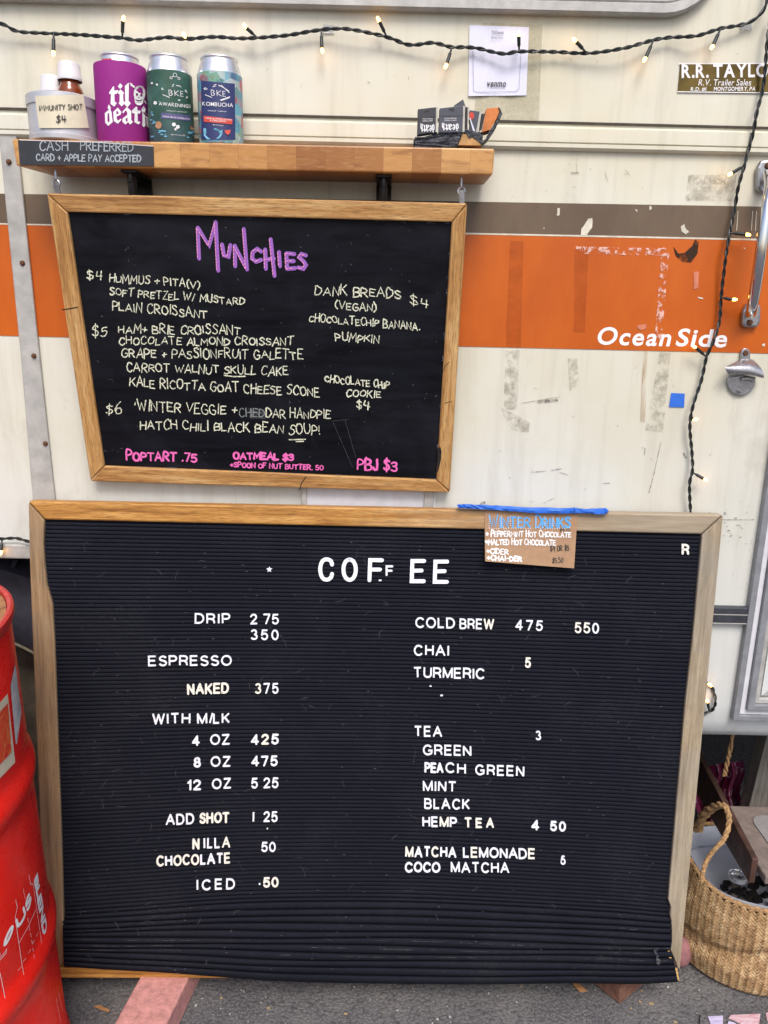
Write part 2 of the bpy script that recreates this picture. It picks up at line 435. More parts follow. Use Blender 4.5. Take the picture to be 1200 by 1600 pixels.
MT['chalkpink'] = plain('pink chalk ink', S(244, 112, 190, .95), .85, 0, .15, 300, .1)
MT['chalkrose'] = plain('rose chalk dashes', S(250, 160, 206, .95), .85, 0, .1, 300, .1)
MT['chalkblue'] = plain('blue paint marker', S(92, 168, 232, .95), .7, 0, .15, 300, .1)
MT['smear'] = paint_alpha('chalk smear', S(120, 126, 130, .8), .9, .35, .7, 60, (1, 1, 4), .65)
MT['letter'] = plain('white letter plastic', S(240, 242, 252, .97), .45, 0, .03, 60, 0)
MT['letterold'] = plain('yellowed letter plastic', S(240, 236, 224, .96), .5, 0, .05, 60, 0)
MT['slate'] = plain('dark slate paper', S(44, 46, 54), .5, 0, .3, 40, .1)
MT['slatechalk'] = paint_alpha('grey chalk pencil', S(176, 184, 192, .9), .9, .3, .45, 700)
MT['brass'] = plain('tarnished gold foil', S(118, 98, 50), .3, .75, .6, 22, .1)
MT['drum'] = plain('red drum enamel', S(236, 34, 22, 1), .26, 0, .12, 9, .12, 22, .5, .004)
def drum_mat():
    m = NM('scuffed red drum enamel'); big = m.noise(m.coord(), 6, 4, .6); sc_ = m.noise(m.coord('Object', (30, 30, 90)), 1, 6, .75, 1.2); sp = m.noise(m.coord(), 140, 3, .7)
    c = m.ramp(big, [(.3, S(222, 26, 18, 1)), (.7, S(242, 40, 26, 1))])
    c = m.mix(m.mr(sc_, .66, .76, 0, .45), c, S(236, 150, 140)); c = m.mix(m.mr(sp, .74, .79, 0, .5), c, S(150, 24, 20))
    m.set(Base_Color=c, Roughness=m.mr(sc_, .35, .7, .2, .5), Specular_IOR_Level=.5)
    m.bump(m.math('ADD', big, m.math('MULTIPLY', sc_, .015)), .35, .012); return m.m
MT['drum'] = drum_mat()
MT['drumrim'] = plain('scuffed red rim', S(196, 44, 40), .4, 0, .3, 40, .1)
MT['cork'] = wood('worn round wooden top', S(120, 76, 44), S(168, 118, 76), S(196, 150, 106), (6, 60), .7)
MT['offwhite'] = plain('cream label paper', S(226, 212, 186), .55, 0, .12, 40, .1)
MT['silver'] = plain('scraped silver patch', S(206, 204, 206), .5, 0, .5, 25, .1)
MT['brick'] = plain('pink brick', S(212, 152, 146), .92, 0, .3, 70, .6, 140, .2, .003)
MT['brickside'] = plain('brown brick', S(128, 92, 78), .92, 0, .35, 70, .6, 140, .2, .003)
MT['stone'] = plain('pinkish stone', S(156, 108, 110), .85, 0, .25, 60, .4, 120, .3, .003)
MT['straw'] = NM('woven seagrass').m
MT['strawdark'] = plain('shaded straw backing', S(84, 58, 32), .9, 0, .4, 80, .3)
MT['rope'] = plain('twisted straw rope', S(180, 142, 98), .85, 0, .45, 160, .5, 300)
MT['liner'] = plain('white plastic bag', S(222, 226, 238), .35, 0, .06, 20, .3, 18, .5, .006)
MT['ash'] = plain('charred scraps', S(30, 26, 24), .9, 0, .5, 60, .4)
MT['clearp'] = NM('clear plastic').m
MT['rustplate'] = plain('rusty painted steel', S(92, 66, 56), .6, .25, .55, 24, .4, 90)
MT['treadtop'] = plain('gritty step tread', S(134, 120, 112), .85, 0, .3, 60, .4, 300)
MT['gritgrey'] = plain('grey grip plate', S(150, 146, 146), .9, 0, .15, 200, .4, 600)
MT['leafdry'] = plain('dry leaf', S(176, 128, 84), .8, 0, .3, 90, .3)
MT['gap'] = plain('grime in seams', S(78, 70, 60), .9, 0, .3, 60, 0)
MT['residue'] = paint_alpha('grey tape residue', S(168, 162, 144), .8, .42, .68, 45, (1, 1, 1), .6)
MT['residuew'] = paint_alpha('white tape residue', S(236, 190, 176, .95), .8, .5, .58, 110, (1, 1, 1), .9)
MT['tapeorange'] = paint_alpha('aged clear tape', S(190, 84, 8), .3, .25, .6, 25, (1, 1, 1), .34, .5)
MT['tapeclear'] = paint_alpha('yellowed clear tape', S(206, 198, 168), .2, .3, .6, 20, (1, 1, 1), .6, .5)
MT['rusty'] = paint_alpha('rust run', S(176, 128, 60), .8, .4, .7, 8, (8, 8, 1), .6)
MT['scratch'] = paint_alpha('dark scuff', S(92, 88, 82), .8, .36, .6, 260, (1, 1, 1), .75)
MT['burn'] = paint_alpha('scorched paint', S(58, 40, 26), .8, .3, .55, 60)
MT['lint'] = plain('pale lint', S(104, 104, 110), .9, 0, .2, 60, 0)
MT['scorch'] = plain('scorched wood', S(52, 55, 66), .5, 0, .7, 90, 1, 130, .5, .004)
MT['amber'] = NM('amber tincture').m
MT['led'] = NM('lit warm bulb').m
def special():
    m = NM('x'); bpy.data.materials.remove(m.m)
    def wrap(mat):
        q = NM.__new__(NM); q.m = mat; q.t = mat.node_tree; q.n = q.t.nodes; q.b = q.n['Principled BSDF']; return q
    q = wrap(MT['straw']); v = q.coord(); n = q.noise(v, 70, 5, .65); f = q.noise(v, 420, 3, .7); l = q.noise(v, 9, 3)
    c = q.ramp(n, [(.3, S(128, 96, 64)), (.5, S(188, 152, 108)), (.7, S(222, 194, 150))])
    c = q.mix(q.mr(f, .5, .7, 0, .35), c, S(120, 84, 46)); c = q.mix(q.mr(l, .45, .65, 0, .3), c, S(160, 116, 66))
    q.set(Base_Color=c, Roughness=.7); q.bump(f, .4, .001)
    q = wrap(MT['clearp']); q.set(Base_Color=(.9, .92, .95, 1), Roughness=.08, Transmission_Weight=.85, IOR=1.4)
    q = wrap(MT['amber']); q.set(Base_Color=S(150, 70, 22), Roughness=.08, Transmission_Weight=.25, IOR=1.4, Coat_Weight=.6)
    q = wrap(MT['led']); q.set(Base_Color=(1, .8, .45, 1), Roughness=.3, Emission_Color=(1, .46, .07, 1), Emission_Strength=8.0)
special()
def can_art():
    m = NM('bright leaf print'); v = m.coord(); a = m.node('ShaderNodeTexVoronoi', {'Vector': v, 'Scale': 75.0}, feature='F1')
    d = m.noise(v, 90, 4, .6, 3.0)
    c = m.ramp(m.node('ShaderNodeSeparateColor', {0: a.outputs[1]}).outputs[0], [(0, S(34, 54, 120)), (.22, S(110, 200, 220)), (.42, S(220, 50, 52)), (.6, S(58, 120, 112)), (.8, S(216, 222, 220)), (1, S(120, 170, 120))])
    c2 = m.ramp(d, [(.38, S(36, 54, 110)), (.46, S(130, 200, 210)), (.56, S(70, 120, 150)), (.64, S(196, 70, 76))])
    m.set(Base_Color=m.mix(.35, c, c2), Roughness=.35); return m.m
MT['art'] = can_art()
def green_art():
    m = NM('dark green can print'); v = m.coord(); n = m.noise(v, 28, 4, .6)
    sz = m.node('ShaderNodeSeparateXYZ', {0: v}).outputs[2]
    c = m.ramp(n, [(.35, S(44, 80, 62)), (.65, S(66, 108, 98))]); c = m.mix(m.mr(sz, .05, .012, 0, .5), c, S(56, 62, 88))
    st = m.node('ShaderNodeTexVoronoi', {'Vector': v, 'Scale': 120.0}, feature='F1')
    c = m.mix(m.mr(st.outputs[0], .09, .05, 0, .9), c, S(190, 214, 214))
    m.set(Base_Color=c, Roughness=.38, Specular_IOR_Level=.4); return m.m
MT['greencan'] = green_art()
MT['navy'] = plain('navy panel', S(52, 60, 112), .4, 0, .12, 60, 0)
MT['lilac'] = plain('lilac panel', S(96, 88, 140), .4, 0, .1, 60, 0)
MT['coral'] = plain('coral panel', S(226, 88, 70), .4, 0, .06, 60, 0)
MT['sky'] = plain('pale blue print', S(120, 190, 220), .4, 0, .3, 200, 0)
MT['tan'] = plain('tan print', S(190, 140, 104), .4, 0, .15, 60, 0)
MT['redlabel'] = None
def red_label():
    m = NM('red and orange sketch print'); v = m.coord(); n = m.noise(v, 30, 5, .6, 3.5)
    m.set(Base_Color=m.ramp(n, [(.4, S(214, 44, 40)), (.52, S(232, 96, 40)), (.55, S(214, 50, 44)), (.66, S(240, 150, 70)), (.7, S(210, 40, 44))]), Roughness=.4); return m.m
MT['redlabel'] = red_label()
def bandana():
    m = NM('maroon bandana cloth'); v = m.coord(); a = m.node('ShaderNodeTexVoronoi', {'Vector': v, 'Scale': 34.0}, feature='F1')
    d = m.math('ABSOLUTE', m.math('SUBTRACT', a.outputs[0], .26))
    m.set(Base_Color=m.mix(m.mr(d, .07, .03, 0, .9), S(126, 20, 74), S(226, 196, 214)), Roughness=.9); m.bump(m.noise(v, 30, 3), .5, .01); return m.m
MT['bandana'] = bandana()
def marble(name, a, b):
    m = NM(name); n = m.noise(m.coord('Object', (20, 60, 20)), 1.5, 5, .6, 1.5)
    m.set(Base_Color=m.ramp(n, [(.35, a), (.65, b)]), Roughness=.5); return m.m
MT['tilepink'] = marble('pink marbled tile', S(204, 148, 150), S(232, 214, 226)); MT['tilelilac'] = marble('lilac marbled tile', S(186, 172, 214), S(222, 214, 238))

# ------------------------------------------------------------------ lettering
SF = {}
def _sf(txt):
    for ln in txt.strip().split('\n'):
        ch, wd, body = ln.split(' ', 2)
        SF[ch] = (float(wd), [[tuple(float(x)/100 for x in p.split(',')) for p in st.split()] for st in body.split('|')])
_sf('''A .7 0,0 36,100 70,0|13,36 58,34
B .6 0,0 2,100 36,99 54,86 48,62 30,53 2,51|30,53 54,46 62,25 48,5 0,0
C .62 61,82 46,98 22,95 4,66 3,34 18,5 42,0 61,16
D .64 0,0 2,100 34,95 60,70 62,35 36,6 0,0
E .54 52,98 2,100 0,0 54,2|1,52 42,53
F .52 52,99 2,100 0,0|1,52 40,53
G .66 60,84 40,99 16,90 2,54 10,14 35,0 62,10 64,43 38,43
H .62 0,0 1,100|61,0 60,100|0,50 61,52
I .12 6,0 6,100
J .42 41,100 40,20 25,0 6,5 0,22
K .6 0,0 1,100|55,100 2,42|16,55 60,0
L .5 1,100 0,0 50,1
M .78 0,0 9,100 38,34 69,100 78,0
N .62 0,0 2,100 58,0 61,100
O .68 34,100 12,88 1,52 10,14 34,0 58,12 68,50 58,86 34,100
P .56 0,0 2,100 38,98 55,80 46,55 2,46
Q .7 34,100 12,88 1,52 10,14 34,0 58,12 68,50 58,86 34,100|42,25 70,-8
R .62 0,0 2,100 38,98 55,80 46,57 2,48|22,48 62,0
S .56 54,86 38,100 14,94 8,74 26,56 46,44 54,22 40,3 16,0 0,14
T .66 0,98 66,100|33,99 32,0
U .62 0,100 3,24 20,2 42,1 58,22 61,100
V .66 0,100 32,0 66,100
W .92 0,100 22,0 45,72 66,0 92,100
X .6 0,100 60,0|60,100 0,0
Y .6 0,100 30,50|60,100 30,50 26,0
Z .6 2,98 58,100 0,2 60,0
0 .6 30,100 8,82 1,46 14,6 32,0 52,16 60,52 50,88 30,100
1 .16 8,0 8,100
2 .58 3,80 20,99 44,96 52,74 38,48 0,1 58,2
3 .54 3,88 26,100 50,86 44,62 20,54|20,54 48,46 53,20 32,0 0,12
4 .62 10,100 4,46 60,44|46,100 44,0
5 .56 52,99 10,98 6,58 32,62 54,42 48,12 26,0 0,10
6 .56 44,100 12,66 1,26 18,1 42,4 54,26 40,46 14,40 4,24
7 .56 0,98 56,100 22,0
8 .56 28,54 8,74 18,97 40,97 48,76 28,54 4,28 14,2 42,2 54,26 28,54
9 .54 48,66 24,54 4,72 18,97 42,96 50,70 34,0
$ .56 54,82 38,92 14,88 8,70 28,54 48,42 54,24 38,8 14,8 0,20|30,112 26,-14
+ .5 25,68 25,14|0,42 50,42
( .28 27,110 6,76 4,28 24,-12
) .28 0,110 22,76 24,28 2,-12
/ .4 0,-6 40,108
. .12 4,0 8,6
! .14 7,100 7,32|7,3 7,9
' .12 9,106 4,78
- .4 0,45 40,46
* .5 25,80 25,20|2,64 48,36|48,64 2,36
# .6 18,0 24,100|40,0 46,100|4,66 58,68|2,34 56,36
& .66 64,0 16,76 26,100 42,84 6,28 20,0 40,4 62,36
@ .8 52,34 34,62 24,30 44,28 58,66 64,22 78,50 60,92 24,92 2,50 20,2 60,4''')
def arc(cx, cy, rx, ry, a0, a1, n=12):
    return [(cx+rx*math.cos(R(a0+(a1-a0)*i/n)), cy+ry*math.sin(R(a0+(a1-a0)*i/n))) for i in range(n+1)]
CL = {
 'A': (.72, [[(0, 0), (.36, 1), (.72, 0)], [(.12, .33), (.60, .33)]]),
 'B': (.6, [[(0, 0), (0, 1), (.3, 1)]+arc(.33, .765, .22, .235, 90, -90, 8)+[(0, .53)], [(.3, .53)]+arc(.35, .265, .25, .265, 90, -90, 8)+[(0, 0)]]),
 'C': (.68, [arc(.36, .5, .36, .5, 38, 322, 20)]), 'D': (.64, [[(0, 0), (0, 1), (.24, 1)]+arc(.26, .5, .38, .5, 90, -90, 12)+[(0, 0)]]),
 'E': (.54, [[(.54, 1), (0, 1), (0, 0), (.55, 0)], [(0, .52), (.5, .52)]]), 'F': (.52, [[(.52, 1), (0, 1), (0, 0)], [(0, .5), (.46, .5)]]),
 'G': (.72, [arc(.36, .5, .36, .5, 40, 300, 18)+[(.68, .14), (.71, .45), (.4, .45)]]), 'H': (.62, [[(0, 0), (0, 1)], [(.62, 0), (.62, 1)], [(0, .52), (.62, .52)]]),
 'I': (.02, [[(.01, 0), (.01, 1)]]), 'K': (.6, [[(0, 0), (0, 1)], [(.58, 1), (0, .36)], [(.2, .58), (.6, 0)]]), 'L': (.48, [[(0, 1), (0, 0), (.48, 0)]]),
 'M': (.74, [[(0, 0), (0, 1)], [(0, 1), (.37, .04), (.74, 1)], [(.74, 1), (.74, 0)]]), 'N': (.6, [[(0, 0), (0, 1)], [(0, 1), (.6, 0)], [(.6, 0), (.6, 1)]]),
 'O': (.74, [arc(.37, .5, .37, .5, 90, 450, 26)]), 'P': (.56, [[(0, 0), (0, 1), (.3, 1)]+arc(.31, .73, .25, .27, 90, -90, 9)+[(0, .46)]]),
 'R': (.6, [[(0, 0), (0, 1), (.32, 1)]+arc(.33, .74, .25, .26, 90, -90, 9)+[(0, .48)], [(.36, .48), (.54, .3), (.58, 0)]]),
 'S': (.58, [arc(.29, .755, .25, .245, 20, 215, 10)+[(.29, .52)]+arc(.30, .255, .27, .255, 60, -165, 12)]), 'T': (.62, [[(0, 1), (.62, 1)], [(.31, 1), (.31, 0)]]),
 'U': (.6, [[(0, 1), (0, .3)]+arc(.3, .3, .3, .3, 180, 360, 10)+[(.6, 1)]]), 'W': (.94, [[(0, 1), (.23, 0), (.47, .96), (.71, 0), (.94, 1)]]),
 'Z': (.56, [[(.02, 1), (.54, 1), (0, 0), (.56, 0)]]), 'X': (.6, [[(0, 0), (.6, 1)], [(0, 1), (.6, 0)]]),
 '0': (.54, [arc(.27, .5, .27, .5, 90, 450, 22)]), '1': (.22, [[(0, .76), (.2, 1), (.2, 0)]]),
 '2': (.54, [arc(.27, .72, .26, .28, 165, -25, 9)+[(.0, .0), (.54, 0)]]), '3': (.54, [arc(.25, .755, .23, .245, 160, -80, 9), arc(.26, .265, .27, .265, 85, -160, 11)]),
 '4': (.58, [[(.42, 0), (.42, 1), (0, .27), (.58, .27)]]), '5': (.54, [[(.5, 1), (.1, 1), (.03, .5)]+arc(.26, .325, .27, .325, 128, -155, 12)]),
 '6': (.54, [arc(.30, .70, .24, .30, 48, 130, 6)+[(.04, .45)]+arc(.27, .32, .26, .32, 180, 540, 16)]), '7': (.54, [[(0, 1), (.54, 1), (.2, 0)]]),
 '8': (.54, [arc(.27, .76, .22, .24, 90, 450, 16), arc(.27, .265, .27, .265, 90, 450, 18)])}
def layout(s, fit, gap=.2, spc=.45, W=None):
    x = 0; out = []
    for ch in s:
        if ch == ' ': x += spc; continue
        wd = W(ch) if W else SF[ch][0]
        out.append((ch, x)); x += wd+gap
    return out, max(.01, x-gap)
def hand(mb, surf, s, x0, y0, x1, y1, cap, wpx, h=.0004, jit=1.0, m=0, slant=0.0, small=False):
    """hand lettering: from baseline pixel (x0,y0) to (x1,y1), strokes of wpx"""
    lay, tot = layout(s, None); k = (x1-x0)/tot
    first = True
    for i, (ch, gx) in enumerate(lay):
        wd, strokes = SF[ch]
        newword = i == 0 or (gx-lay[i-1][1]-SF[lay[i-1][0]][0]) > .3
        cs = cap*(1+RND.uniform(-.12, .12)*jit)*(1.25 if small and newword and ch.isalpha() else 1)
        dy = RND.uniform(-.07, .07)*cap*jit; rot = RND.uniform(-.07, .07)*jit; sl = slant+RND.uniform(-.08, .08)*jit
        for st in strokes:
            pts = st
            if len(st) > 2:
                pts = [(p.x, p.y) for p in smoothpath([(a, b, 0) for a, b in st], 3)] if ch in 'BCDGJOPQRSU03568269$&@()' else st
            q = []
            for (a, b) in pts:
                a2 = a+RND.uniform(-.022, .022)*jit; b2 = b+RND.uniform(-.022, .022)*jit
                lx = (gx+a2)*k+sl*b2*cs*.6; ly = b2*cs
                bx = x0+lx-ly*rot*.4; t = (bx-x0)/(x1-x0)
                q.append((bx, y0+(y1-y0)*t-ly+dy+rot*(a2-wd/2)*k))
            mb.pline(surf, q, wpx*RND.uniform(.78, 1.22), h, m)
GC = {}
def glyph(ch, bold=0.0):
    key = (ch, bold)
    if key in GC: return GC[key]
    c = bpy.data.curves.new('glyph', 'FONT'); c.body = ch; c.dimensions = '2D'; c.fill_mode = 'FRONT'; c.offset = bold; c.resolution_u = 4
    o = bpy.data.objects.new('glyph', c); COL.objects.link(o)
    me = bpy.data.meshes.new_from_object(o.evaluated_get(bpy.context.evaluated_depsgraph_get()))
    bm = bmesh.new(); bm.from_mesh(me); bmesh.ops.remove_doubles(bm, verts=bm.verts, dist=1e-5)
    bm.verts.index_update()
    V = [(v.co.x, v.co.y) for v in bm.verts]; F = [[v.index for v in f.verts] for f in bm.faces]
    E = []
    for e in bm.edges:
        if len(e.link_faces) == 1:
            f = e.link_faces[0]; a, b = e.verts[0].index, e.verts[1].index
            vi = [v.index for v in f.verts]; i = vi.index(a)
            E.append((a, b) if vi[(i+1) % len(vi)] == b else (b, a))
    bm.free(); bpy.data.objects.remove(o); bpy.data.curves.remove(c); bpy.data.meshes.remove(me)
    x0 = min(p[0] for p in V); x1 = max(p[0] for p in V)
    V = [(a-x0, b) for a, b in V]; GC[key] = (V, F, E, x1-x0)
    return GC[key]
CAPH = max(p[1] for p in glyph('H')[0])
def font(mb, surf, s, x0, y0, x1, y1, cap, h=.0004, th=0, bold=0., shear=0., m=0, gap=.13, spc=.32, up=None, per=None, jit=0):
    """printed or moulded lettering fitted between two baseline pixels; per(ch, i) returns a mesh for each letter"""
    lay, tot = layout(s, None, gap, spc, lambda c: glyph(c, bold)[3]/CAPH); k = (x1-x0)/tot; L = math.hypot(x1-x0, y1-y0)
    for i, (ch, gx) in enumerate(lay):
        V, F, E, wd = glyph(ch, bold); b_ = mb if per is None else per(ch, i)
        rot = RND.uniform(-1, 1)*jit*.05; dy = RND.uniform(-1, 1)*jit*.03*cap
        hh = h+b_.lift(); tp = []; bt = []
        for (a, b) in V:
            a = a/CAPH; b = b/CAPH
            if up is None:
                lx = (gx+a)*k+shear*b*cap; ly = b*cap
                x = x0+lx+rot*ly; y = y0+(y1-y0)*(lx/(x1-x0))-ly+dy+rot*(a-wd/2)*k
            else:
                t = (gx+a)/tot; x = x0+(x1-x0)*t+up[0]*b; y = y0+(y1-y0)*t+up[1]*b
            u, v = surf.px(x, y, hh+th); tp.append(surf.to3(u, v, hh+th))
            if th: bt.append(surf.to3(u, v, hh))
        b_.add(tp, F, m)
        if th: b_.add(tp+bt, [[p, len(tp)+p, len(tp)+q, q] for p, q in E], m)

# ================================================================== SETTING: ground
g = MB(); rows = []
for j in range(41):
    yy = [-60, -20, -6][j] if j < 3 else ([-2+.16*(j-3)][0] if j < 36 else [4, 9, 20, 45, 90][j-36])
    rows.append([(xx, yy, .0) for xx in [-90, -30, -8] + [-2+.2*i for i in range(21)] + [8, 30, 90]])
go = g.grid(rows).build('ground', MT['asphalt'], base=(0, 0, 0)); go['kind'] = 'structure'

# ================================================================== TRAILER
TB = thing('trailer', (0, 1.0, 0), 'old cream travel trailer with brown and orange stripes along its side', 'trailer')
def W3(x, y, h=0): return WALL.p3(x, y, h)
zb = W3(1150, 1165).z; zarch = W3(20, 867).z; xarch = W3(60, 900).x+.16
xL, xR, zT = -2.6, 2.6, 2.55
XS = [xL+(xarch-xL)*i/8 for i in range(9)] + [xarch+(xR-xarch)*i/24 for i in range(1, 25)]
b = MB()
prof = [(zT+.05, .3), (zT, .06), (zT-.06, 0)] + [(zarch+(zT-.06-zarch)*(1-i/9), 0) for i in range(1, 9)]
rows = [[(x, y, z) for x in XS] for (z, y) in prof]; rows.append([(x, 0, zarch+.0) for x in XS]); b.grid(rows)
x2 = [x for x in XS if x >= xarch-1e-6]
low = [(zarch, 0), (zarch-.15, 0), (zb+.085, 0), (zb+.05, .003), (zb+.025, .012), (zb+.008, .026), (zb, .045), (zb, .3), (zb+.02, .5)]
b.grid([[(x, y, z) for x in x2] for (z, y) in low])
b.grid([[(xarch, 0, zarch), (xarch, 0, zb+.05)], [(xarch, .3, zarch), (xarch, .3, zb+.05)]])
WM = b
b = MB()                                                   # roof, far side, ends and belly of the body
b.box((xL, .3, zT+.049), (xR, 2.1, zT+.08)); b.box((xL, 2.1, .45), (xR, 2.13, zT+.05)); b.box((xL, .31, .9), (xL+.02, 2.1, zT)); b.box((xR-.02, .02, .52), (xR, 2.1, zT))
b.build('body_shell', MT['alutrim'], TB)
b = MB(); b.box((xarch+.01, .31, zb+.03), (xR-.03, 2.1, zb+.05)); b.box((xL+.03, .012, zarch+.03), (xarch, 2.1, zarch+.05)); b.box((xL+.03, .5, .3), (xarch, .52, zarch+.03)); b.box((xarch, 1.1, .02), (xR-.03, 1.12, zb+.03))  # last box: an added black panel that keeps the view beneath the trailer dark
b.build('underside_and_backdrop', MT['dark'], TB)
def strip(p, q, r_, s_, h0, h1, name, mat, x_lo=xL, x_hi=xR, bevel=0, parent=TB):   # band between two lines given by pixels
    a = W3(*p); c = W3(*q); e = W3(*r_); f = W3(*s_)
    li = lambda A, B, x: A.z+(B.z-A.z)*(x-A.x)/(B.x-A.x)
    P = [Vector((x_lo, -h1, li(a, c, x_lo))), Vector((x_hi, -h1, li(a, c, x_hi))), Vector((x_hi, -h1, li(e, f, x_hi))), Vector((x_lo, -h1, li(e, f, x_lo)))]
    return MB().prism(P, (0, h1-h0, 0)).build(name, mat, parent, bevel=bevel)
strip((50, 303.5), (1195, 323), (50, 349.5), (1190, 373), .0002, .0010, 'brown_stripe', MT['brown'])
strip((50, 349.8), (1190, 373.2), (50, 352), (1190, 376), .0003, .0014, 'pinstripe', MT['cream'])
strip((50, 352.2), (1190, 376.2), (50, 525.5), (1190, 552), .0002, .0010, 'orange_stripe', MT['orange'])
# belt moulding: dark seam, rounded upper band, thin lip
strip((0, 168), (1200, 198.5), (0, 172), (1200, 202), .0002, .0025, 'seam_line', MT['gap'])
a = W3(600, 192); c = W3(600, 230); zz0, zz1 = c.z, a.z
b = MB(); rows = []
sl_ = (W3(1200, 235).z-W3(0, 206).z)/(W3(1200, 235).x-W3(0, 206).x)
for (t, d) in [(1.0, 0), (.98, .006), (.9, .009), (.5, .0095), (.34, .0095), (.30, .0065), (.27, .0095), (.12, .0095), (.03, .006), (0, 0)]:
    rows.append([(x, -d, zz0+(zz1-zz0)*t+sl_*x) for x in (xL, -1.2, 0, 1.2, xR)])
b.grid(rows).build('belt_moulding', MT['wall'], TB, smooth=R(25))
strip((0, 207.6), (1200, 236.3), (0, 209.8), (1200, 238.2), .0002, .0012, 'seam_line', MT['gap'])
# upright aluminium batten on the left, with screws
b = MB(); q = [(-14, 190), (24, 190), (94, 768), (104, 860), (62, 860), (50, 768)]
P = [W3(0, 205), W3(28, 205), W3(64.5, 560), W3(97, 862), W3(60, 862), W3(35, 560)]
P = [Vector((p.x, -.007, p.z)) for p in P]
b.prism(P, (0, .0065, 0)); sb = b.build('batten', MT['alutrim'], TB, bevel=.0025)
for (x, y) in ((14, 253), (35, 411), (53, 556), (71, 693)):
    p = W3(x, y, .0075); s_ = MB().lathe([(0, .0035), (.003, .003), (.0042, .0012), (.0042, -.001)], p, 12, axis='y')
    s_.build('screw', MT['rust'], sb, smooth=True)
# window frame along the top edge of the picture
zw = W3(500, 17).z; x1w = W3(1135, 5).x-.012; x0w = -1.45; rr = .085; hw = .62
def rrect(ins):
    out = []
    for (cx, cz, a0) in ((x1w-rr, zw+rr, -90), (x1w-rr, zw+hw-rr, 0), (x0w+rr, zw+hw-rr, 90), (x0w+rr, zw+rr, 180)):
        for k in range(9):
            a = R(a0+90*k/8); out.append((cx+(rr-ins)*math.cos(a), cz+(rr-ins)*math.sin(a)))
    return out
b = MB(); pr = [(0, 0), (0, .012), (.003, .016), (.014, .016), (.017, .012), (.019, .014), (.022, .014), (.022, 0)]
rows = []
for (ins, d) in pr:
    o_ = rrect(ins); rows.append([(x, -d, z+sl_*(x)) for x, z in o_+[o_[0]]])
wf = b.grid(rows).build('window_frame', MT['alutrim'], TB, smooth=R(30))
o_ = rrect(.021); MB().add([(x, -.006, z+sl_*x) for x, z in o_], [list(range(len(o_)))]).build('window_pane', MT['darkglass'], TB)
# wheel-arch flange at the left
strip((0, 846), (45, 846.8), (0, 868), (45, 869), .0005, .018, 'arch_flange', MT['alutrim'], xL, xarch+.02, .003)
# vent hatch showing between the two boards
p0, p1 = W3(471, 640), W3(676, 900)
b = MB().box((p0.x, -.004, p1.z), (p1.x, -.0003, p0.z)); vh = b.build('vent_hatch', MT['whitevinyl'], TB, bevel=.001)
for (xa, xb) in ((471, 480), (667, 677)):
    pa, pb = W3(xa, 640), W3(xb, 780)
    MB().box((pa.x, -.009, p1.z), (pb.x, -.0042, p0.z)).build('hatch_frame', MT['alutrim'], vh, bevel=.0015)
# rub strip
strip((1118, 944.5), (1165, 945.5), (1118, 971.5), (1165, 972.5), .0005, .012, 'rub_strip', MT['blackbar'], .05, W3(1166, 950).x, .003)
for yy in (955.5, 969):
    strip((1118, yy), (1165, yy+1), (1118, yy+1.4), (1165, yy+2.4), .0121, .0126, 'rub_line', MT['alutrim'], .05, W3(1165, 955).x)
# entrance door at the right with its aluminium surround
xd = W3(1157.5, 1000).x; zd = W3(1160, 1121).z; dr = thing('door_tmp', (0, 0, 0), '', '')
bpy.data.objects.remove(dr)
def frame_L(o, wd, h0, h1, name, mat, parent, bev=.0015):
    P = [(xd+o, zT-.3), (xd+o+wd, zT-.3), (xd+o+wd, zd+o+wd), (xd+.7-o-wd, zd+o+wd), (xd+.7-o-wd, zT-.3), (xd+.7-o, zT-.3), (xd+.7-o, zd+o), (xd+o, zd+o)]
    return MB().prism([(x, -h1, z+sl_*.5*(x-xd)) for x, z in P], (0, h1-h0, 0), tri=True).build(name, mat, parent, bevel=bev)
door = MB().box((xd+.05, -.006, zd+.05), (xd+.65, -.0004, zT-.3)).build('door', MT['wall'], TB)
frame_L(0, .0115, .0003, .014, 'door_surround', MT['gray'], door)
frame_L(.0118, .0105, .0003, .010, 'vinyl_insert', MT['whitevinyl'], door)
frame_L(.0226, .0125, .0003, .017, 'door_frame', MT['gray'], door)
frame_L(.0354, .0100, .0003, .011, 'door_frame', MT['alutrim'], door)
MB().prism([(xd+.052, -.0068, zd+.05), (xd+.64, -.0068, zd+.05), (xd+.64, -.0068, zd+.075), (xd+.075, -.0068, zd+.075)], (0, .0006, 0)).build('kick_strip', MT['alutrim'], door)
# grab handle
gh = MB(); pts = [W3(1173, 490, .02), W3(1177, 470, .042), W3(1184, 425, .058), W3(1191, 375, .062), W3(1198, 325, .058), W3(1203, 290, .04), W3(1200, 272, .02)]
gho = gh.tube(smoothpath(pts, 8), .0085, 16).build('grab_handle', MT['chrome'], TB, smooth=True)
for q, sc_xy in (([(1161, 487), (1167, 474), (1180, 470), (1190, 478), (1189, 503), (1184, 512), (1163, 512), (1160, 505)], (1171.5, 504)), ([(1184, 262), (1190, 250), (1206, 248), (1212, 262), (1212, 288), (1204, 300), (1190, 303), (1183, 294)], (1200, 259))):
    bk = MB().prism([W3(x, y, .012) for x, y in q][::-1], (0, .0115, 0)).build('mounting_bracket', MT['cast'], gho, bevel=.004)
    MB().lathe([(0, .003), (.0035, .0028), (.005, .001), (.005, -.001)], W3(*sc_xy, .0128), 12, axis='y').build('screw', MT['rust'], bk, smooth=True)
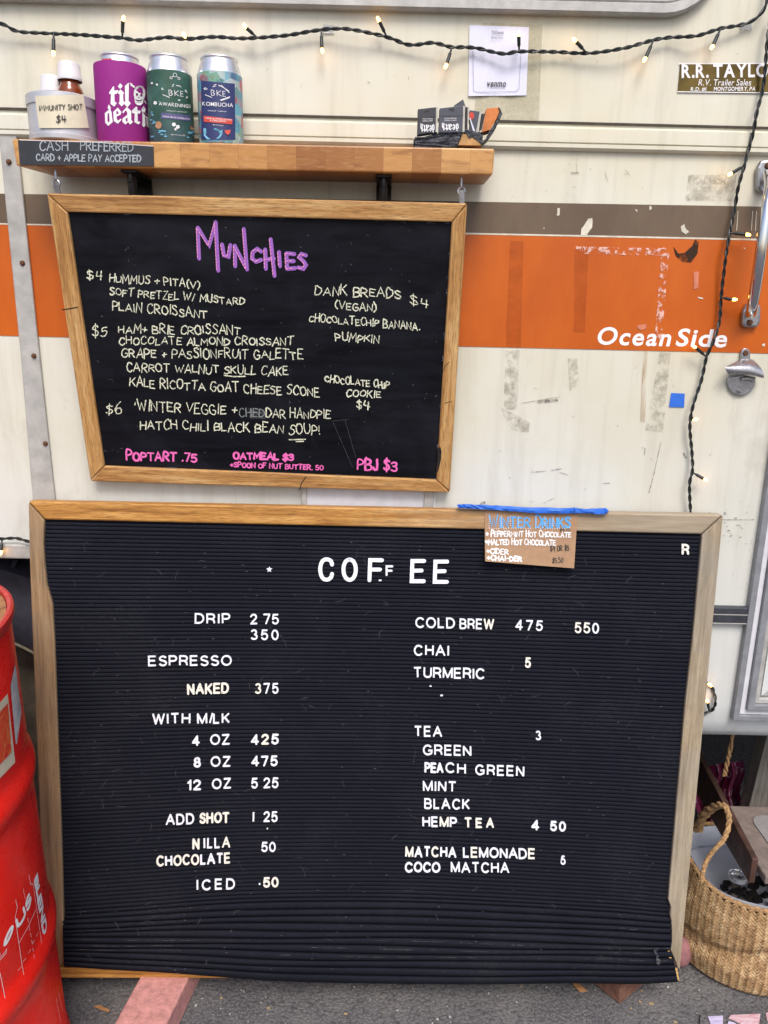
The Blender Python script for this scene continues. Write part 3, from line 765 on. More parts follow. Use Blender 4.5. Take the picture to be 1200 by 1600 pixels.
# lettering and stickers on the wall
b = MB(); font(b, WALL, 'Ocean', 931, 537.5, 1046, 540.5, 26, .0014, 0, .022, .24, gap=.15); font(b, WALL, 'Side', 1055, 540, 1134, 542, 26, .0014, 0, .022, .24, gap=.15)
b.build('name_lettering', MT['white_print'], TB)
b = MB()
tr = MB().prism([W3(x, y, .0016) for x, y in ((1059, 144), (1222, 146), (1224, 98.5), (1063, 99))], (0, .0014, 0)).build('dealer_sticker', MT['brass'], TB)
b = MB(); font(b, WALL, 'R.R. TAYLOR', 1065, 121, 1216, 119.5, 19.5, .002, 0, .03, 0, gap=.12)
font(b, WALL, 'R.V. Trailer Sales', 1091, 133.5, 1173, 133.5, 9.5, .002, 0, .004, .18, gap=.14)
font(b, WALL, 'R.D. #1', 1079, 142, 1103, 142, 5.6, .002, 0, .02, .15); font(b, WALL, 'MONTGOMERY, PA', 1115, 142, 1180, 141.6, 6, .002, 0, .02, .15)
b.pline(WALL, [(1061, 99.6), (1223, 99)], 1.6, .0019); b.pline(WALL, [(1059, 143.4), (1222, 145.4)], 1.4, .0019)
b.build('sticker_lettering', MT['white_print'], tr)
cs = MB().ppoly(WALL, [(1076, 273), (1151, 272), (1146, 314), (1071, 313)], .0012).build('caution_sticker', MT['residue'], TB)
b = MB(); font(b, WALL, 'CAUTION', 1084, 285.5, 1135, 285.5, 9, .0018, 0, .02)
for i in range(4): b.pline(WALL, [(1080, 291+i*5), (1140-i*6, 291+i*5)], .7, .0018)
b.build('sticker_lettering', paint_alpha('faded sticker print', S(206, 200, 184), .7, .35, .6, 160), cs)
def stain(pts, mat, h=.0013, name='tape_residue'):
    return MB().ppoly(WALL, pts, h).build(name, mat, TB)
stain([(797, 376), (818, 377), (814, 543), (790, 542)], MT['tapeorange'], .0016); stain([(898, 388), (920, 389), (914, 520), (896, 519)], MT['tapeorange'], .0016)
stain([(900, 385), (1042, 388), (1046, 400), (900, 396)], MT['residuew'], .0018); stain([(1034, 386), (1046, 389), (1034, 530), (1023, 528)], MT['residuew'], .0019)
stain([(790, 547), (812, 547), (808, 640), (787, 640)], MT['residue']); stain([(1031, 550), (1048, 551), (1036, 676), (1008, 672), (1022, 600)], MT['residue'])
stain([(1005, 548), (1012, 548), (1008, 660), (1000, 660)], MT['rusty']); stain([(783, 636), (828, 660), (826, 676), (800, 672), (788, 655)], MT['residue'])
stain([(887, 560), (902, 560), (905, 600), (890, 612)], MT['residue']); stain([(755, 35), (848, 38), (842, 190), (740, 186)], MT['tapeclear'], .0008)
stain([(815, 624), (877, 618), (874, 628), (848, 634), (812, 634)], MT['scratch'], .0014, 'paint_scuff') if False else None
b = MB()                                                   # scuffs, scratches and chips in the paint
for L, wp in (([(816, 630), (850, 624), (874, 620)], 1), ([(840, 628), (870, 625)], 5), ([(1033, 690), (1022, 740), (1014, 770)], 1.1), ([(830, 738), (852, 736)], 1.4), ([(862, 735), (878, 732)], 1.4), ([(874, 738), (888, 742)], 1.2), ([(943, 755), (952, 755)], 1.2), ([(796, 746), (798, 748)], 1.2), ([(850, 786), (866, 778)], .9), ([(1008, 702), (1007, 711)], 1.2), ([(1068, 708), (1072, 715)], 2.5), ([(1128, 812), (1178, 812)], 1), ([(892, 270), (904, 270)], 1.6), ([(901, 248), (901, 270)], .6), ([(977, 265), (985, 275)], .8), ([(945, 268), (950, 285)], .8), ([(752, 787), (757, 785)], 3.5), ([(472, 132), (470, 137)], 1.5), ([(575, 128), (578, 130)], 1.5), ([(1154, 820), (1160, 826)], 1.6), ([(1140, 832), (1143, 838)], 1.6)):
    b.pline(WALL, L, wp, .0014)
for _ in range(60):
    x, y = RND.choice([(RND.uniform(740, 1150), RND.uniform(560, 790)), (RND.uniform(100, 1180), RND.uniform(30, 165)), (RND.uniform(790, 1150), RND.uniform(240, 315)), (RND.uniform(1130, 1190), RND.uniform(780, 930))])
    a_ = RND.uniform(0, 6.3); l_ = RND.uniform(1, 7); b.pline(WALL, [(x, y), (x+l_*math.cos(a_), y+l_*math.sin(a_))], RND.uniform(.35, .9), .0013)
for _ in range(16):
    x, y = RND.uniform(1105, 1170), RND.uniform(800, 860); b.pline(WALL, [(x, y), (x+3, y+RND.uniform(-1, 1))], RND.uniform(.8, 2), .0013)
WM.add(b.v, b.f, 1)
b = MB()
for q in ([(908, 358), (920, 342), (926, 341), (925, 356), (917, 368), (908, 367)], [(1064, 353), (1069, 350), (1072, 357), (1076, 362), (1072, 366), (1065, 362)], [(871, 325), (875, 325), (874, 337), (870, 336)], [(1015, 322), (1018, 322), (1018, 327), (1014, 328)], [(992, 327), (996, 328), (995, 331)], [(848, 356), (851, 356), (851, 359)], [(1090, 463), (1099, 466), (1098, 468), (1091, 466)], [(1192, 537), (1195, 537), (1195, 541), (1191, 541)], [(1161, 387), (1164, 387), (1164, 390)]):
    q2 = []
    for p, n_ in zip(q, q[1:]+q[:1]): q2 += [(p[0]+(n_[0]-p[0])*t+RND.uniform(-.7, .7), p[1]+(n_[1]-p[1])*t+RND.uniform(-.7, .7)) for t in (0, .33, .66)]
    b.ppoly(WALL, q2, .0017)
for x in (1153, 1176, 1182): b.pline(WALL, [(x, 330), (x-1, 345), (x-2, 360)], 1, .0017)
WM.add(b.v, b.f, 2)
b = MB(); b.ppoly(WALL, [(1052, 385), (1060, 396), (1070, 395), (1082, 384), (1086, 374), (1092, 378), (1090, 396), (1080, 410), (1066, 409), (1056, 400)], .0018); WM.add(b.v, b.f, 3)
b = MB(); b.ppoly(WALL, [(1084, 425), (1092, 424), (1091, 450), (1084, 452)], .0018); b.ppoly(WALL, [(996, 508), (1010, 506), (1010, 513), (1002, 516), (996, 513)], .0018); WM.add(b.v, b.f, 4)
WM.build('side_wall', [MT['wall'], MT['scratch'], MT['cream'], MT['burn'], plain('peeling pink scrap', S(214, 130, 100), .5)], TB, smooth=R(50))
# wheel in the arch
WC = Vector((-.83, .1, .40)); ty = MB()
ty.lathe([(.262, -.01), (.27, .018), (.30, .03), (.36, .03), (.405, .015), (.418, -.01), (.422, -.04), (.422, -.2)], WC, 72, axis='y')
for k in range(72):
    a = 2*math.pi*k/72+.02; d = Vector((math.sin(a), 0, math.cos(a))); t = Vector((math.cos(a), 0, -math.sin(a)))
    c = WC+d*.414
    ty.hexa([c+t*.004+Vector((0, -.012, 0)), c-t*.004+Vector((0, -.012, 0)), c-t*.004+Vector((0, .14, 0)), c+t*.004+Vector((0, .14, 0))], [c+d*.012+t*.004+Vector((0, -.002, 0)), c+d*.012-t*.004+Vector((0, -.002, 0)), c+d*.012-t*.004+Vector((0, .14, 0)), c+d*.012+t*.004+Vector((0, .14, 0))])
wh = ty.build('wheel', MT['tyre'], TB, smooth=R(30))
MB().lathe([(.258, .014), (.264, .02), (.268, .014), (.258, .0), (.22, -.04), (.1, -.05), (0, -.05)], WC, 64, axis='y').build('rim', MT['rim'], wh, smooth=True)
# fold-down entrance step under the door
STEP = MB(); xs = GROUND
b = MB(); b.hexa([(.700, -.085, .262), (.712, -.085, .262), (.746, .32, .235), (.734, .32, .235)], [(.700, -.085, .315), (.712, -.085, .315), (.746, .32, .33), (.734, .32, .33)])
stp = b.build('step_stringer', MT['rustplate'], TB, bevel=.002)
b = MB().box((.722, -.10, .272), (1.2, .115, .29)); st2 = b.build('step_tread', MT['treadtop'], TB, bevel=.003)
b = MB(); P = []
for (cx, cy, a0) in ((1.15, -.06, -90), (1.15, .05, 0), (.80, .05, 90), (.80, -.06, 180)):
    for k in range(6): a = R(a0+18*k); P.append((cx+.03*math.cos(a), cy+.03*math.sin(a), .2925))
b.prism(P, (0, 0, -.0022)).build('grip_plate', MT['gritgrey'], st2)
MB().box((1.21, -.085, .262), (1.222, .32, .33)).build('step_stringer', MT['rustplate'], TB)

# ================================================================== SHELF
SY = -.10; SF_ = Pl((0, SY, 0), (1, 0, 0), (0, 0, 1))
f = [SF_.p3(*p) for p in ((18, 216.5), (773, 232), (770, 273), (25, 259))]
zbk = [f[3].z, f[2].z]
def at_z(px, py, z): return hplane(z).p3(px, py)
bl = at_z(88, 276.5, f[3].z); br_ = at_z(755, 291.5, f[2].z); bl.y = br_.y = -.0105
SH = thing('shelf', ((f[0].x+f[1].x)/2, SY/2, f[2].z), 'thick butcher-block wood shelf on black iron brackets', 'shelf')
b = MB(); th_l = f[0]-f[3]; th_r = f[1]-f[2]
b.hexa([f[3], f[2], br_, bl], [f[0], f[1], br_+th_r, bl+th_l]); b.build('plank', MT['shelf'], SH, bevel=.0025, grain=(1, 0, 0))
ztop = lambda x: f[0].z+(f[1].z-f[0].z)*(x-f[0].x)/(f[1].x-f[0].x)
zbot = lambda x: f[3].z+(f[2].z-f[3].z)*(x-f[3].x)/(f[2].x-f[3].x)
for px_ in (238, 600):
    x = at_z(px_, 285, zbot(0)).x; z = zbot(x); b = MB()
    b.box((x-.012, -.088, z-.004), (x+.012, -.012, z-.0004)); b.box((x-.012, -.016, z-.12), (x+.012, -.0106, z-.0045))
    arc = [(x, -.078+.062*(1-math.cos(R(90)*k/8)), z-.006-.085*math.sin(R(90)*k/8)) for k in range(9)]
    for sx in (-1,): b.tube([Vector(p) for p in arc], .0065, 8)
    b.tube([Vector((x, -.08, z-.004)), Vector((x, -.08, z-.018))], .005, 8)
    b.build('bracket', MT['iron'], SH, bevel=.0006, smooth=True)

# ================================================================== CHALKBOARD
def board(pxt, yt, pxb, yb):
    d1 = ray(412, pxt); p1 = CAM+d1*((yt-CAM.y)/d1.y); d2 = ray(412, pxb); p2 = CAM+d2*((yb-CAM.y)/d2.y)
    up = p1-p2; up.x = 0
    return Pl(p2, (1, 0, 0), up)
CB = board(310, -.092, 760, -.024)
BN = CB.N
CBO = thing('chalkboard', CB.p3(420, 762), 'black chalkboard in a golden oak frame listing munchies and prices', 'chalkboard')
o4 = [(73, 302), (730, 318), (703, 770), (141, 752)]; i4 = [(105, 331.5), (706, 347.5), (682, 750), (162.5, 728.5)]
def rail(surf, a, b_, c, d, name, mat, par, thick=.02, bev=.0022, h=0):
    P = [surf.p3(*q, h) for q in (a, b_, c, d)]; g_ = P[1]-P[0] if (P[1]-P[0]).length > (P[3]-P[0]).length else P[3]-P[0]
    return MB().prism(P, -surf.N*thick).build(name, mat, par, bevel=bev, grain=g_)
eps = .35
rail(CB, o4[0], o4[1], (i4[1][0]+eps, i4[1][1]-eps), (i4[0][0]-eps, i4[0][1]-eps), 'top_rail', MT['oak'], CBO)
rail(CB, (i4[3][0], i4[3][1]+eps), (i4[2][0], i4[2][1]+eps), o4[2], o4[3], 'bottom_rail', MT['oak'], CBO)
rail(CB, (o4[0][0], o4[0][1]+1), (i4[0][0], i4[0][1]+eps), (i4[3][0], i4[3][1]), (o4[3][0], o4[3][1]-1), 'side_rail', MT['oak'], CBO)
rail(CB, (i4[1][0], i4[1][1]+eps), (o4[1][0], o4[1][1]+1), (o4[2][0], o4[2][1]-1), (i4[2][0], i4[2][1]), 'side_rail', MT['oak'], CBO)
PH = -.006
PM = MB().prism([CB.p3(*q, PH) for q in ((99, 326), (712, 342), (688, 756), (157, 734))], -CB.N*.008)
for L, wp in (([(97, 484), (108, 482.5), (121, 480)], 1.6), ([(468, 766), (471, 755), (478, 745)], 1.4), ([(692, 580), (697, 570), (702, 566)], .9), ([(695, 630), (706, 627)], .9)):
    b = MB(); b.pline(CB, L, wp, .0003); b.build('crack', MT['ash'], CBO)
b = MB(); b.ppoly(CB, [(684, 700), (688, 698), (690, 706), (689, 718), (685, 735), (683, 738)], .0003); b.build('knot_gap', MT['ash'], CBO)
# eye hooks it hangs from
for (x, y) in ((91, 288), (722, 303)):
    p = CB.p3(x, y+12, -.008); zt_ = zbot(p.x)
    b = MB().tube([Vector((p.x-.002, p.y, zt_-.001)), Vector((p.x-.002, p.y, zt_-.016))], .0016, 6)
    ring = [Vector((p.x-.002+.0052*math.sin(a*.5236), p.y-.001, zt_-.021+.0052*math.cos(a*.5236))) for a in range(13)]
    b.tube(ring, .0016, 6, caps=False)
    b.hexa([p+Vector((-.004, -.001, -.004)), p+Vector((.004, -.001, -.004)), p+Vector((.004, .001, -.004)), p+Vector((-.004, .001, -.004))], [Vector((p.x-.006, p.y-.003, zt_-.02)), Vector((p.x+.002, p.y-.003, zt_-.02)), Vector((p.x+.002, p.y-.001, zt_-.02)), Vector((p.x-.006, p.y-.001, zt_-.02))])
    b.build('hanging_hook', MT['steel'], CBO, smooth=True)
# writing
hc = PH+.0005
heading = [[(309, 356), (311, 404)], [(310, 357), (327, 384), (337, 348)], [(337, 347), (341, 423)], [(347, 382), (350, 399), (357, 401), (360, 383)], [(367, 384), (367.5, 416)], [(367, 385), (386, 421)], [(381, 358), (386, 421)], [(408, 393), (402, 389), (395, 394), (394, 404), (400, 409), (408, 406)], [(414.5, 390), (415.5, 420)], [(414, 406), (428, 404)], [(423, 374), (429, 431)], [(436, 394), (437.5, 416)], [(447.5, 396), (448.5, 420)], [(447.5, 396), (460, 397)], [(448, 408), (459, 408)], [(448.5, 420), (461, 419)], [(478, 399), (471, 397), (467.5, 402), (475, 409), (478, 414), (474, 420), (466, 418)]]
b = MB()
for st in heading: b.pline(CB, st, 6.2, hc)
b.build('heading_lettering', MT['chalkviolet'], CBO)
b = MB()
for st in heading:
    tot = sum(math.dist(p, q) for p, q in zip(st, st[1:]))
    for p, q in zip(st, st[1:]):
        L = math.dist(p, q); n = max(1, int(L/5))
        for k in range(n):
            t0, t1 = (k+.1)/n, (k+.68)/n; off = -2.3
            b.pline(CB, [(p[0]+(q[0]-p[0])*t0+off, p[1]+(q[1]-p[1])*t0), (p[0]+(q[0]-p[0])*t1+off, p[1]+(q[1]-p[1])*t1)], 1.3, hc+.0008)
b.build('heading_highlight', MT['chalkrose'], CBO)
def line(surf, mat, name, par, s, *a, w_=2.4, h=hc, **k):
    b_ = MB(); hand(b_, surf, s, *a, w_, h, **k); return b_.build(name, mat, par)
H = lambda s, *a, w_=1.7, **k: line(CB, MT['chalk'], 'menu_line', CBO, s, *a, w_=w_, jit=1.7, **k)
H('$4', 136.5, 437, 160, 435, 14.5); H('HUMMUS + PITA(V)', 171, 440, 312.5, 450.5, 11.5); H('SOFT PRETZEL W/ MUSTARD', 172, 460.6, 382, 476.6, 11)
H('PLAIN CROISSANT', 176, 485.4, 323.5, 496, 12.5); H('$5', 145, 526, 167, 523, 15); H('HAM+ BRIE CROISSANT', 185, 519.5, 376, 522.5, 12.5)
H('CHOCOLATE ALMOND CROISSANT', 186.5, 538, 458, 539.5, 11); H('GRAPE + PASSIONFRUIT GALETTE', 190, 559, 473, 560.5, 13.2)
H('CARROT WALNUT SKULL CAKE', 198, 580, 450, 586, 12); H('KALE RICOTTA GOAT CHEESE SCONE', 203, 603.6, 499, 619, 13.2)
H('$6', 166, 647, 190, 647, 17); H("'WINTER VEGGIE +", 211, 642, 370, 648, 14); H('DAR HANDPIE', 416, 652, 516, 654, 13)
H('HATCH CHILI BLACK BEAN SOUP!', 219, 669, 500, 679, 13.5)
H('DANK BREADS', 492, 459, 626, 466.5, 14); H('$4', 641, 474, 670, 480, 14); H('(VEGAN)', 524, 482.5, 588, 486, 11.5); H('CHOCOLATECHIP BANANA.', 483, 501.4, 656, 516, 10.5)
H('PUMPKIN', 524.5, 532, 592.5, 536, 12); H('CHOCOLATE CHIP', 508, 597, 608, 606.5, 10, w_=1.8); H('COOKIE', 541, 619, 595, 621, 10); H('$4', 557, 637, 577, 642, 11)
for L in ([(350, 586.5), (366, 588.5), (383, 588)], [(452, 687), (477, 686.5)], [(463, 690), (474, 689.5)]):
    b = MB(); b.pline(CB, L, 1.8, hc); b.build('underline', MT['chalk'], CBO)
b = MB(); hand(b, CB, 'CHED', 374, 651, 413, 652, 12, 1.5, hc); b.build('chalk_lettering', MT['chalkgrey'], CBO)
b = MB(); b.ppoly(CB, [(388, 638), (412, 640), (414, 655), (390, 654)], hc-.0002)
PM.add(b.v, b.f, 1)
H2 = lambda s, *a, w_=3.0, **k: line(CB, MT['chalkpink'], 'menu_line', CBO, s, *a, w_=w_, **k)
H2('POPTART .75', 198, 718.5, 307, 721, 12.5, small=True); H2('OATMEAL $3', 365, 716.5, 458, 719.5, 10); H2('+SPOON OF NUT BUTTER. 50', 360, 729.6, 505, 734, 7, w_=1.9); H2('PBJ $3', 559, 734, 620, 735.6, 15.5, w_=3)
b = MB()
for L in ([(520, 659), (551, 730)], [(539, 656), (556, 715)], [(519, 658), (545, 655)], [(168, 593), (176, 593)], [(160, 337), (165, 338)]): b.pline(CB, L, .3, hc)
for _ in range(60):
    x, y = RND.uniform(130, 690), RND.uniform(345, 735); b.pline(CB, [(x, y), (x+RND.uniform(-3, 3), y+RND.uniform(-3, 3))], RND.uniform(.4, .8), hc)
PM.add(b.v, b.f, 2)
b = MB()                                                    # chipped paint along the inner edge
for _ in range(46):
    t = RND.random(); e = RND.choice([0, 1, 2, 2, 3])
    if e == 0: x, y = 106+600*t, 333+16*t
    elif e == 1: x, y = 704-23*t, 350+400*t
    elif e == 2: x, y = 164+516*t, 727+22*t
    else: x, y = 108+56*t, 335+392*t
    b.pline(CB, [(x, y), (x+(RND.uniform(3, 16) if e in (0, 2) else RND.uniform(-1, 1)), y+(RND.uniform(-.5, .8) if e in (0, 2) else RND.uniform(2, 8)))], RND.uniform(.5, 1.6), hc+.0002)
PM.add(b.v, b.f, 3)
PM.build('panel', [MT['board'], MT['smear'], MT['lint'], paint_alpha('bluish edge wear', S(120, 128, 150), .6, .4, .6, 300, (1, 1, 1), .8)], CBO)

# ================================================================== LETTER BOARD
d1 = ray(600, 795); q1 = CAM+d1*((-.045-CAM.y)/d1.y); d2 = ray(600, 1527); q2 = CAM+d2*((-.125-CAM.y)/d2.y)
up = q1-q2; up.x = 0
LB = Pl(q2, (1, 0, 0), up)
LBO = thing('letter_board', LB.p3(570, 1530), 'large black felt letter board in a weathered oak frame with coffee menu', 'letter board')
TK = .024
rail(LB, (43.5, 783), (1130, 804.5), (1096.5, 834.7), (70, 812), 'top_rail', MT['oak2'], LBO, TK, .003)
ls = MB(); P = [LB.p3(*q) for q in ((44, 785), (69, 813), (67.5, 850), (69, 880), (73, 915), (81.5, 945), (84.5, 1000), (89.5, 1150), (95, 1300), (101, 1502), (93, 1511), (73, 1526), (66, 1400), (58, 1180), (50.5, 1000), (46, 875))]
ls.prism(P, -LB.N*TK, tri=True).build('side_rail', MT['oakleft'], LBO, bevel=.0022, grain=LB.V)
P = [LB.p3(*q) for q in ((1097.2, 836), (1130, 806), (1103, 1090), (1062.5, 1516), (1059, 1512), (1053, 1496), (1049, 1487), (1044.5, 1481.5), (1049, 1474), (1049.5, 1462), (1049.5, 1440), (1047.5, 1431), (1048.5, 1418), (1046.5, 1412), (1044.3, 1406), (1046, 1385), (1071, 1100), (1082.3, 1000))]
MB().prism(P, -LB.N*TK, tri=True).build('side_rail', MT['oakgrey'], LBO, bevel=.0016, grain=LB.V)
rail(LB, (92, 1512), (1054, 1518), (1052, 1531), (74, 1528.5), 'bottom_rail', MT['oak2'], LBO, TK, .0025, -.002)
b = MB(); b.ppoly(LB, [(1043, 1482), (1046, 1484), (1047, 1492), (1050, 1498), (1048, 1500), (1045, 1496), (1041, 1493), (1044, 1490)], .0075); b.ppoly(LB, [(1054, 1511), (1058, 1513), (1060, 1525), (1062, 1533), (1059, 1530), (1057, 1521)], .0075)
b.build('splinter', MT['woodcore'], LBO)
# the felt: every rib modelled, sagging into loose folds at the bottom
N1, N2 = 97, 11
xl_t = [(800, 66), (813, 66.5), (880, 67.5), (915, 72), (945, 80), (1000, 83.5), (1150, 88), (1300, 93.5), (1500, 99.5), (1540, 101)]
xr_t = [(800, 1101), (836, 1098), (1000, 1083.5), (1100, 1072), (1385, 1047), (1405, 1045.5), (1440, 1050), (1470, 1050), (1485, 1048), (1500, 1053), (1540, 1060)]
yt_t = [(60, 808), (1100, 831)]
yr_t = [(60, 1432), (100, 1430), (200, 1423), (370, 1411), (560, 1408), (700, 1411), (960, 1425), (1045, 1432), (1100, 1434)]
yb_t = [(60, 1506), (100, 1508.5), (170, 1513.5), (250, 1518), (330, 1524), (420, 1531), (560, 1535), (760, 1536.5), (900, 1535), (1000, 1536), (1060, 1533)]
FH = -.0075
NU = 64; PRF = [(0, -.5), (.07, .2), (.17, .75), (.36, 1), (.66, .97), (.86, .6), (.95, .1)]
def felt_y(x, r):
    yt, yr, yb = interp(yt_t, x), sinterp(yr_t, x), sinterp(yb_t, x)
    if r <= N1:
        t = r/N1; return yt+(yr-yt)*t
    t = (r-N1)/N2
    wob = 1.6*math.sin(x*.011+r*1.7)*math.sin(math.pi*t)
    return yr+(yb-yr)*t+wob
def felt_h(x, r, p):
    s_ = max(0, min(1, (r-N1+3)/5)); t2 = max(0, (r-N1)/N2)
    amp = .0021*(1-s_)+.0054*s_
    bul = .013*math.sin(min(1, t2*1.25)*math.pi/2)*s_*(.55+.45*math.sin(math.pi*max(0, min(1, (x-90)/960))**.8))
    bul += .004*s_*math.sin(x*.013+r*.5)
    base = FH+(-FH+.001)*max(0, min(1, (t2-.3)/.5))
    return base+bul+amp*p
rows = []
rib = [(r, q) for r in range(N1+N2) for q in PRF]
for (r, (ph, ht)) in rib:
    row = []
    for i in range(NU+1):
        u = i/NU; x = 85+970*u; y = felt_y(x, r+ph)
        for _ in range(2):
            x = interp(xl_t, y)*(1-u)+interp(xr_t, y)*u; y = felt_y(x, r+ph)
        h = felt_h(x, r+ph, ht)
        row.append(LB.p3(x, y, h))
    rows.append(row)
# rolled hem at the bottom
last = rows[-1]
for (dz, dn) in ((.004, .0015), (.007, .006), (.008, .012), (.007, .018)):
    rows.append([p-LB.V*dz-LB.N*dn for p in last])
fp = MB().grid(rows[::-1]); fp.build('felt_panel', MT['felt'], LBO, smooth=R(80), fix=False)
# hairs, lint and dust stuck in the felt
b = MB()
for _ in range(430):
    x, y = RND.uniform(100, 1035), RND.uniform(845, 1520); r_ = (y-820)/6.05; h = felt_h(x, min(r_, N1+N2-1), 1)+.0009
    if RND.random() < .32:
        a_ = RND.uniform(0, 6.3); l_ = RND.uniform(5, 17); c_ = RND.uniform(-1.5, 1.5); pts = [(x, y)]
        for k in range(5): x += l_/5*math.cos(a_); y += l_/5*math.sin(a_); a_ += c_/5; pts.append((x, y))
        b.pline(LB, pts, RND.uniform(.2, .38), h)
    else:
        b.pline(LB, [(x, y), (x+RND.uniform(.5, 2), y+RND.uniform(-.8, .8))], RND.uniform(.4, 1.1), h)
for (x, y) in ((1024, 1486), (1027, 1497), (1028, 1503)):
    for k in range(7): b.pline(LB, [(x+RND.uniform(-2, 2), y+RND.uniform(-5, 5)), (x+RND.uniform(-3, 5), y+RND.uniform(-4, 6))], .7, .021)
lo = b.build('lint', MT['lint'], LBO); lo['kind'] = 'stuff'
b = MB()
for r_ in (N1+5, N1+6, N1+7):
    for k in range(60):
        if RND.random() < .62:
            x = RND.uniform(120, 1040); l_ = RND.uniform(4, 24)
            b.pline(LB, [(x+l_*t, felt_y(x+l_*t, r_+.42)) for t in (0, .5, 1)], RND.uniform(.35, .8), felt_h(x, r_, 1)+.0012)
b.build('fold_dust', paint_alpha('grey dust on the folds', S(140, 136, 130), .9, .4, .6, 400, (1, 1, 1), .6), LBO)['kind'] = 'stuff'
# plastic letters, each one a piece of its own pushed into the felt
ORD = ['first', 'second', 'third', 'fourth']
def word(s, x0, y0, x1, y1, cap, ctx, old='', bold=.004, th=.002, gap=.16, shear=0, jit=.7, oldall=False):
    seen = {}; chars = [c for c in s if c != ' ']
    q_ = []; lay, tot = layout(s, None, gap+.16, .42, lambda c: CL[c][0]); kx = (x1-x0)/max(tot, .02); wp = cap*(.132+bold*4.6)
    kx = (x1-x0-wp)/max(tot, .02) if tot > .05 else 0
    for i, (ch, gx) in enumerate(lay):
        mb = MB(); mb.k = RND.randrange(30); rot = RND.uniform(-1, 1)*jit*.05; dy = RND.uniform(-1, 1)*jit*.035*cap; W__ = CL[ch][0]
        for st in CL[ch][1]:
            pts = []
            for a, b_ in st:
                lx = wp/2+(gx+a)*kx+shear*b_*cap; ly = wp/2+b_*(cap-wp)
                pts.append((x0+lx+rot*ly, y0+(y1-y0)*(lx/max(1, x1-x0))-ly+dy+rot*(a-W__/2)*kx))
            hh = FH+.0028+th; a_ = LB.px(pts[0][0], pts[0][1], hh); c_ = LB.px(pts[0][0]+2, pts[0][1], hh)
            closed = math.dist(pts[0], pts[-1]) < .01
            if closed: pts = pts+[(pts[0][0]+(pts[1][0]-pts[0][0])*.04, pts[0][1]+(pts[1][1]-pts[0][1])*.04)]
            runs = [[pts[0]]]                                # sharp corners start a new stroke
            for n_, p in enumerate(pts[1:-1], 1):
                runs[-1].append(p); a1 = Vector(p)-Vector(pts[n_-1]); a2 = Vector(pts[n_+1])-Vector(p)
                if a1.length > 1e-6 and a2.length > 1e-6 and a1.normalized().dot(a2.normalized()) < -.12: runs.append([p])
            runs[-1].append(pts[-1])
            for rn in runs: mb.ribbon(LB, [LB.px(*p, hh) for p in rn], wp*math.hypot(c_[0]-a_[0], c_[1]-a_[1])/2, hh, 0, bold > .008 or len(runs) > 1, th)
        q_.append((mb, ch, i))
    for mb, ch, i in q_:
        seen[ch] = seen.get(ch, 0)+1; kind = 'digit' if ch.isdigit() else 'letter'
        which = f'{ORD[seen[ch]-1]} {kind} {ch}' if chars.count(ch) > 1 else f'{kind} {ch}'
        o_ = oldall or ch in old
        lab = f"{'yellowed' if o_ else 'white'} plastic {which} {ctx}"
        ob = mb.build('plastic_letter' if kind == 'letter' else 'plastic_digit', MT['letterold' if o_ else 'letter'], None, fix=False)
        tag(ob, lab, kind, 'plastic letters and digits pushed into the letter board')
W_ = word
for ch, x0, x1, yb_, yt2, nm in (('C', 497, 522, 909, 871, 'big letter C starting the heading COFFEE'), ('O', 533.5, 559, 909.5, 871, 'big letter O in the heading COFFEE'), ('F', 574, 600, 910, 872, 'big letter F in the heading COFFEE'), ('E', 640, 666, 911.5, 873.5, 'first big letter E ending the heading COFFEE'), ('E', 676, 702, 912.5, 874.5, 'last big letter E of the heading COFFEE')):
    shp = {'C': [(1, .74, .92, .90, .72, .985, .5, 1, .26, .95, .08, .78, 0, .5, .08, .22, .26, .05, .5, 0, .72, .02, .92, .12, 1, .28)], 'O': [(.5, 1, .22, .92, .04, .72, 0, .5, .04, .28, .22, .08, .5, 0, .78, .08, .96, .28, 1, .5, .96, .72, .78, .92, .5, 1)], 'F': [(.0, 0, .06, 1, 1, .99), (.05, .53, .84, .53)], 'E': [(1, 1, .06, 1, .0, 0, .97, 0), (.04, .52, .8, .53)]}[ch]
    mb = MB(); hw_ = 3.2
    uvs = []
    for st in shp:
        pts = [(x0+hw_+(x1-x0-2*hw_)*st[i], yb_-hw_+(yt2-yb_+2*hw_)*st[i+1]) for i in range(0, len(st), 2)]
        if ch in 'CO': pts = [(p.x, p.y) for p in smoothpath([(a, c_, 0) for a, c_ in pts], 3)]
        h0 = FH+.0052; q = [LB.px(*p, h0) for p in pts]; mb.ribbon(LB, q, .0066, h0)
        h0 = FH+.0030; mb.ribbon(LB, [LB.px(*p, FH+.0052) for p in pts], .0069, h0+.0012)
    tag(mb.build('plastic_letter', MT['letter'], None, fix=False), 'white plastic '+nm, 'letter', 'plastic letters and digits pushed into the letter board')
W_('F', 602.5, 900, 614.5, 900, 16.5, 'small and squeezed into the heading COFFEE', bold=.012, jit=0)
W_('DRIP', 304, 975, 360, 975, 16.5, 'of the word DRIP'); W_('2 75', 391, 975.5, 436, 975.5, 16.5, 'of the price 2 75 beside DRIP'); W_('350', 391.5, 1000, 435.5, 1000.3, 16.5, 'of the price 350 under 2 75', gap=.3)
W_('ESPRESSO', 231.5, 1041, 362, 1040.5, 16.5, 'of the word ESPRESSO', gap=.12); W_('NAKED', 292.5, 1085.5, 357.5, 1084, 17, 'of the word NAKED', oldall=True, bold=.012); W_('375', 398, 1084, 435.5, 1083.5, 16.5, 'of the price 375 beside NAKED', old='3', gap=.25)
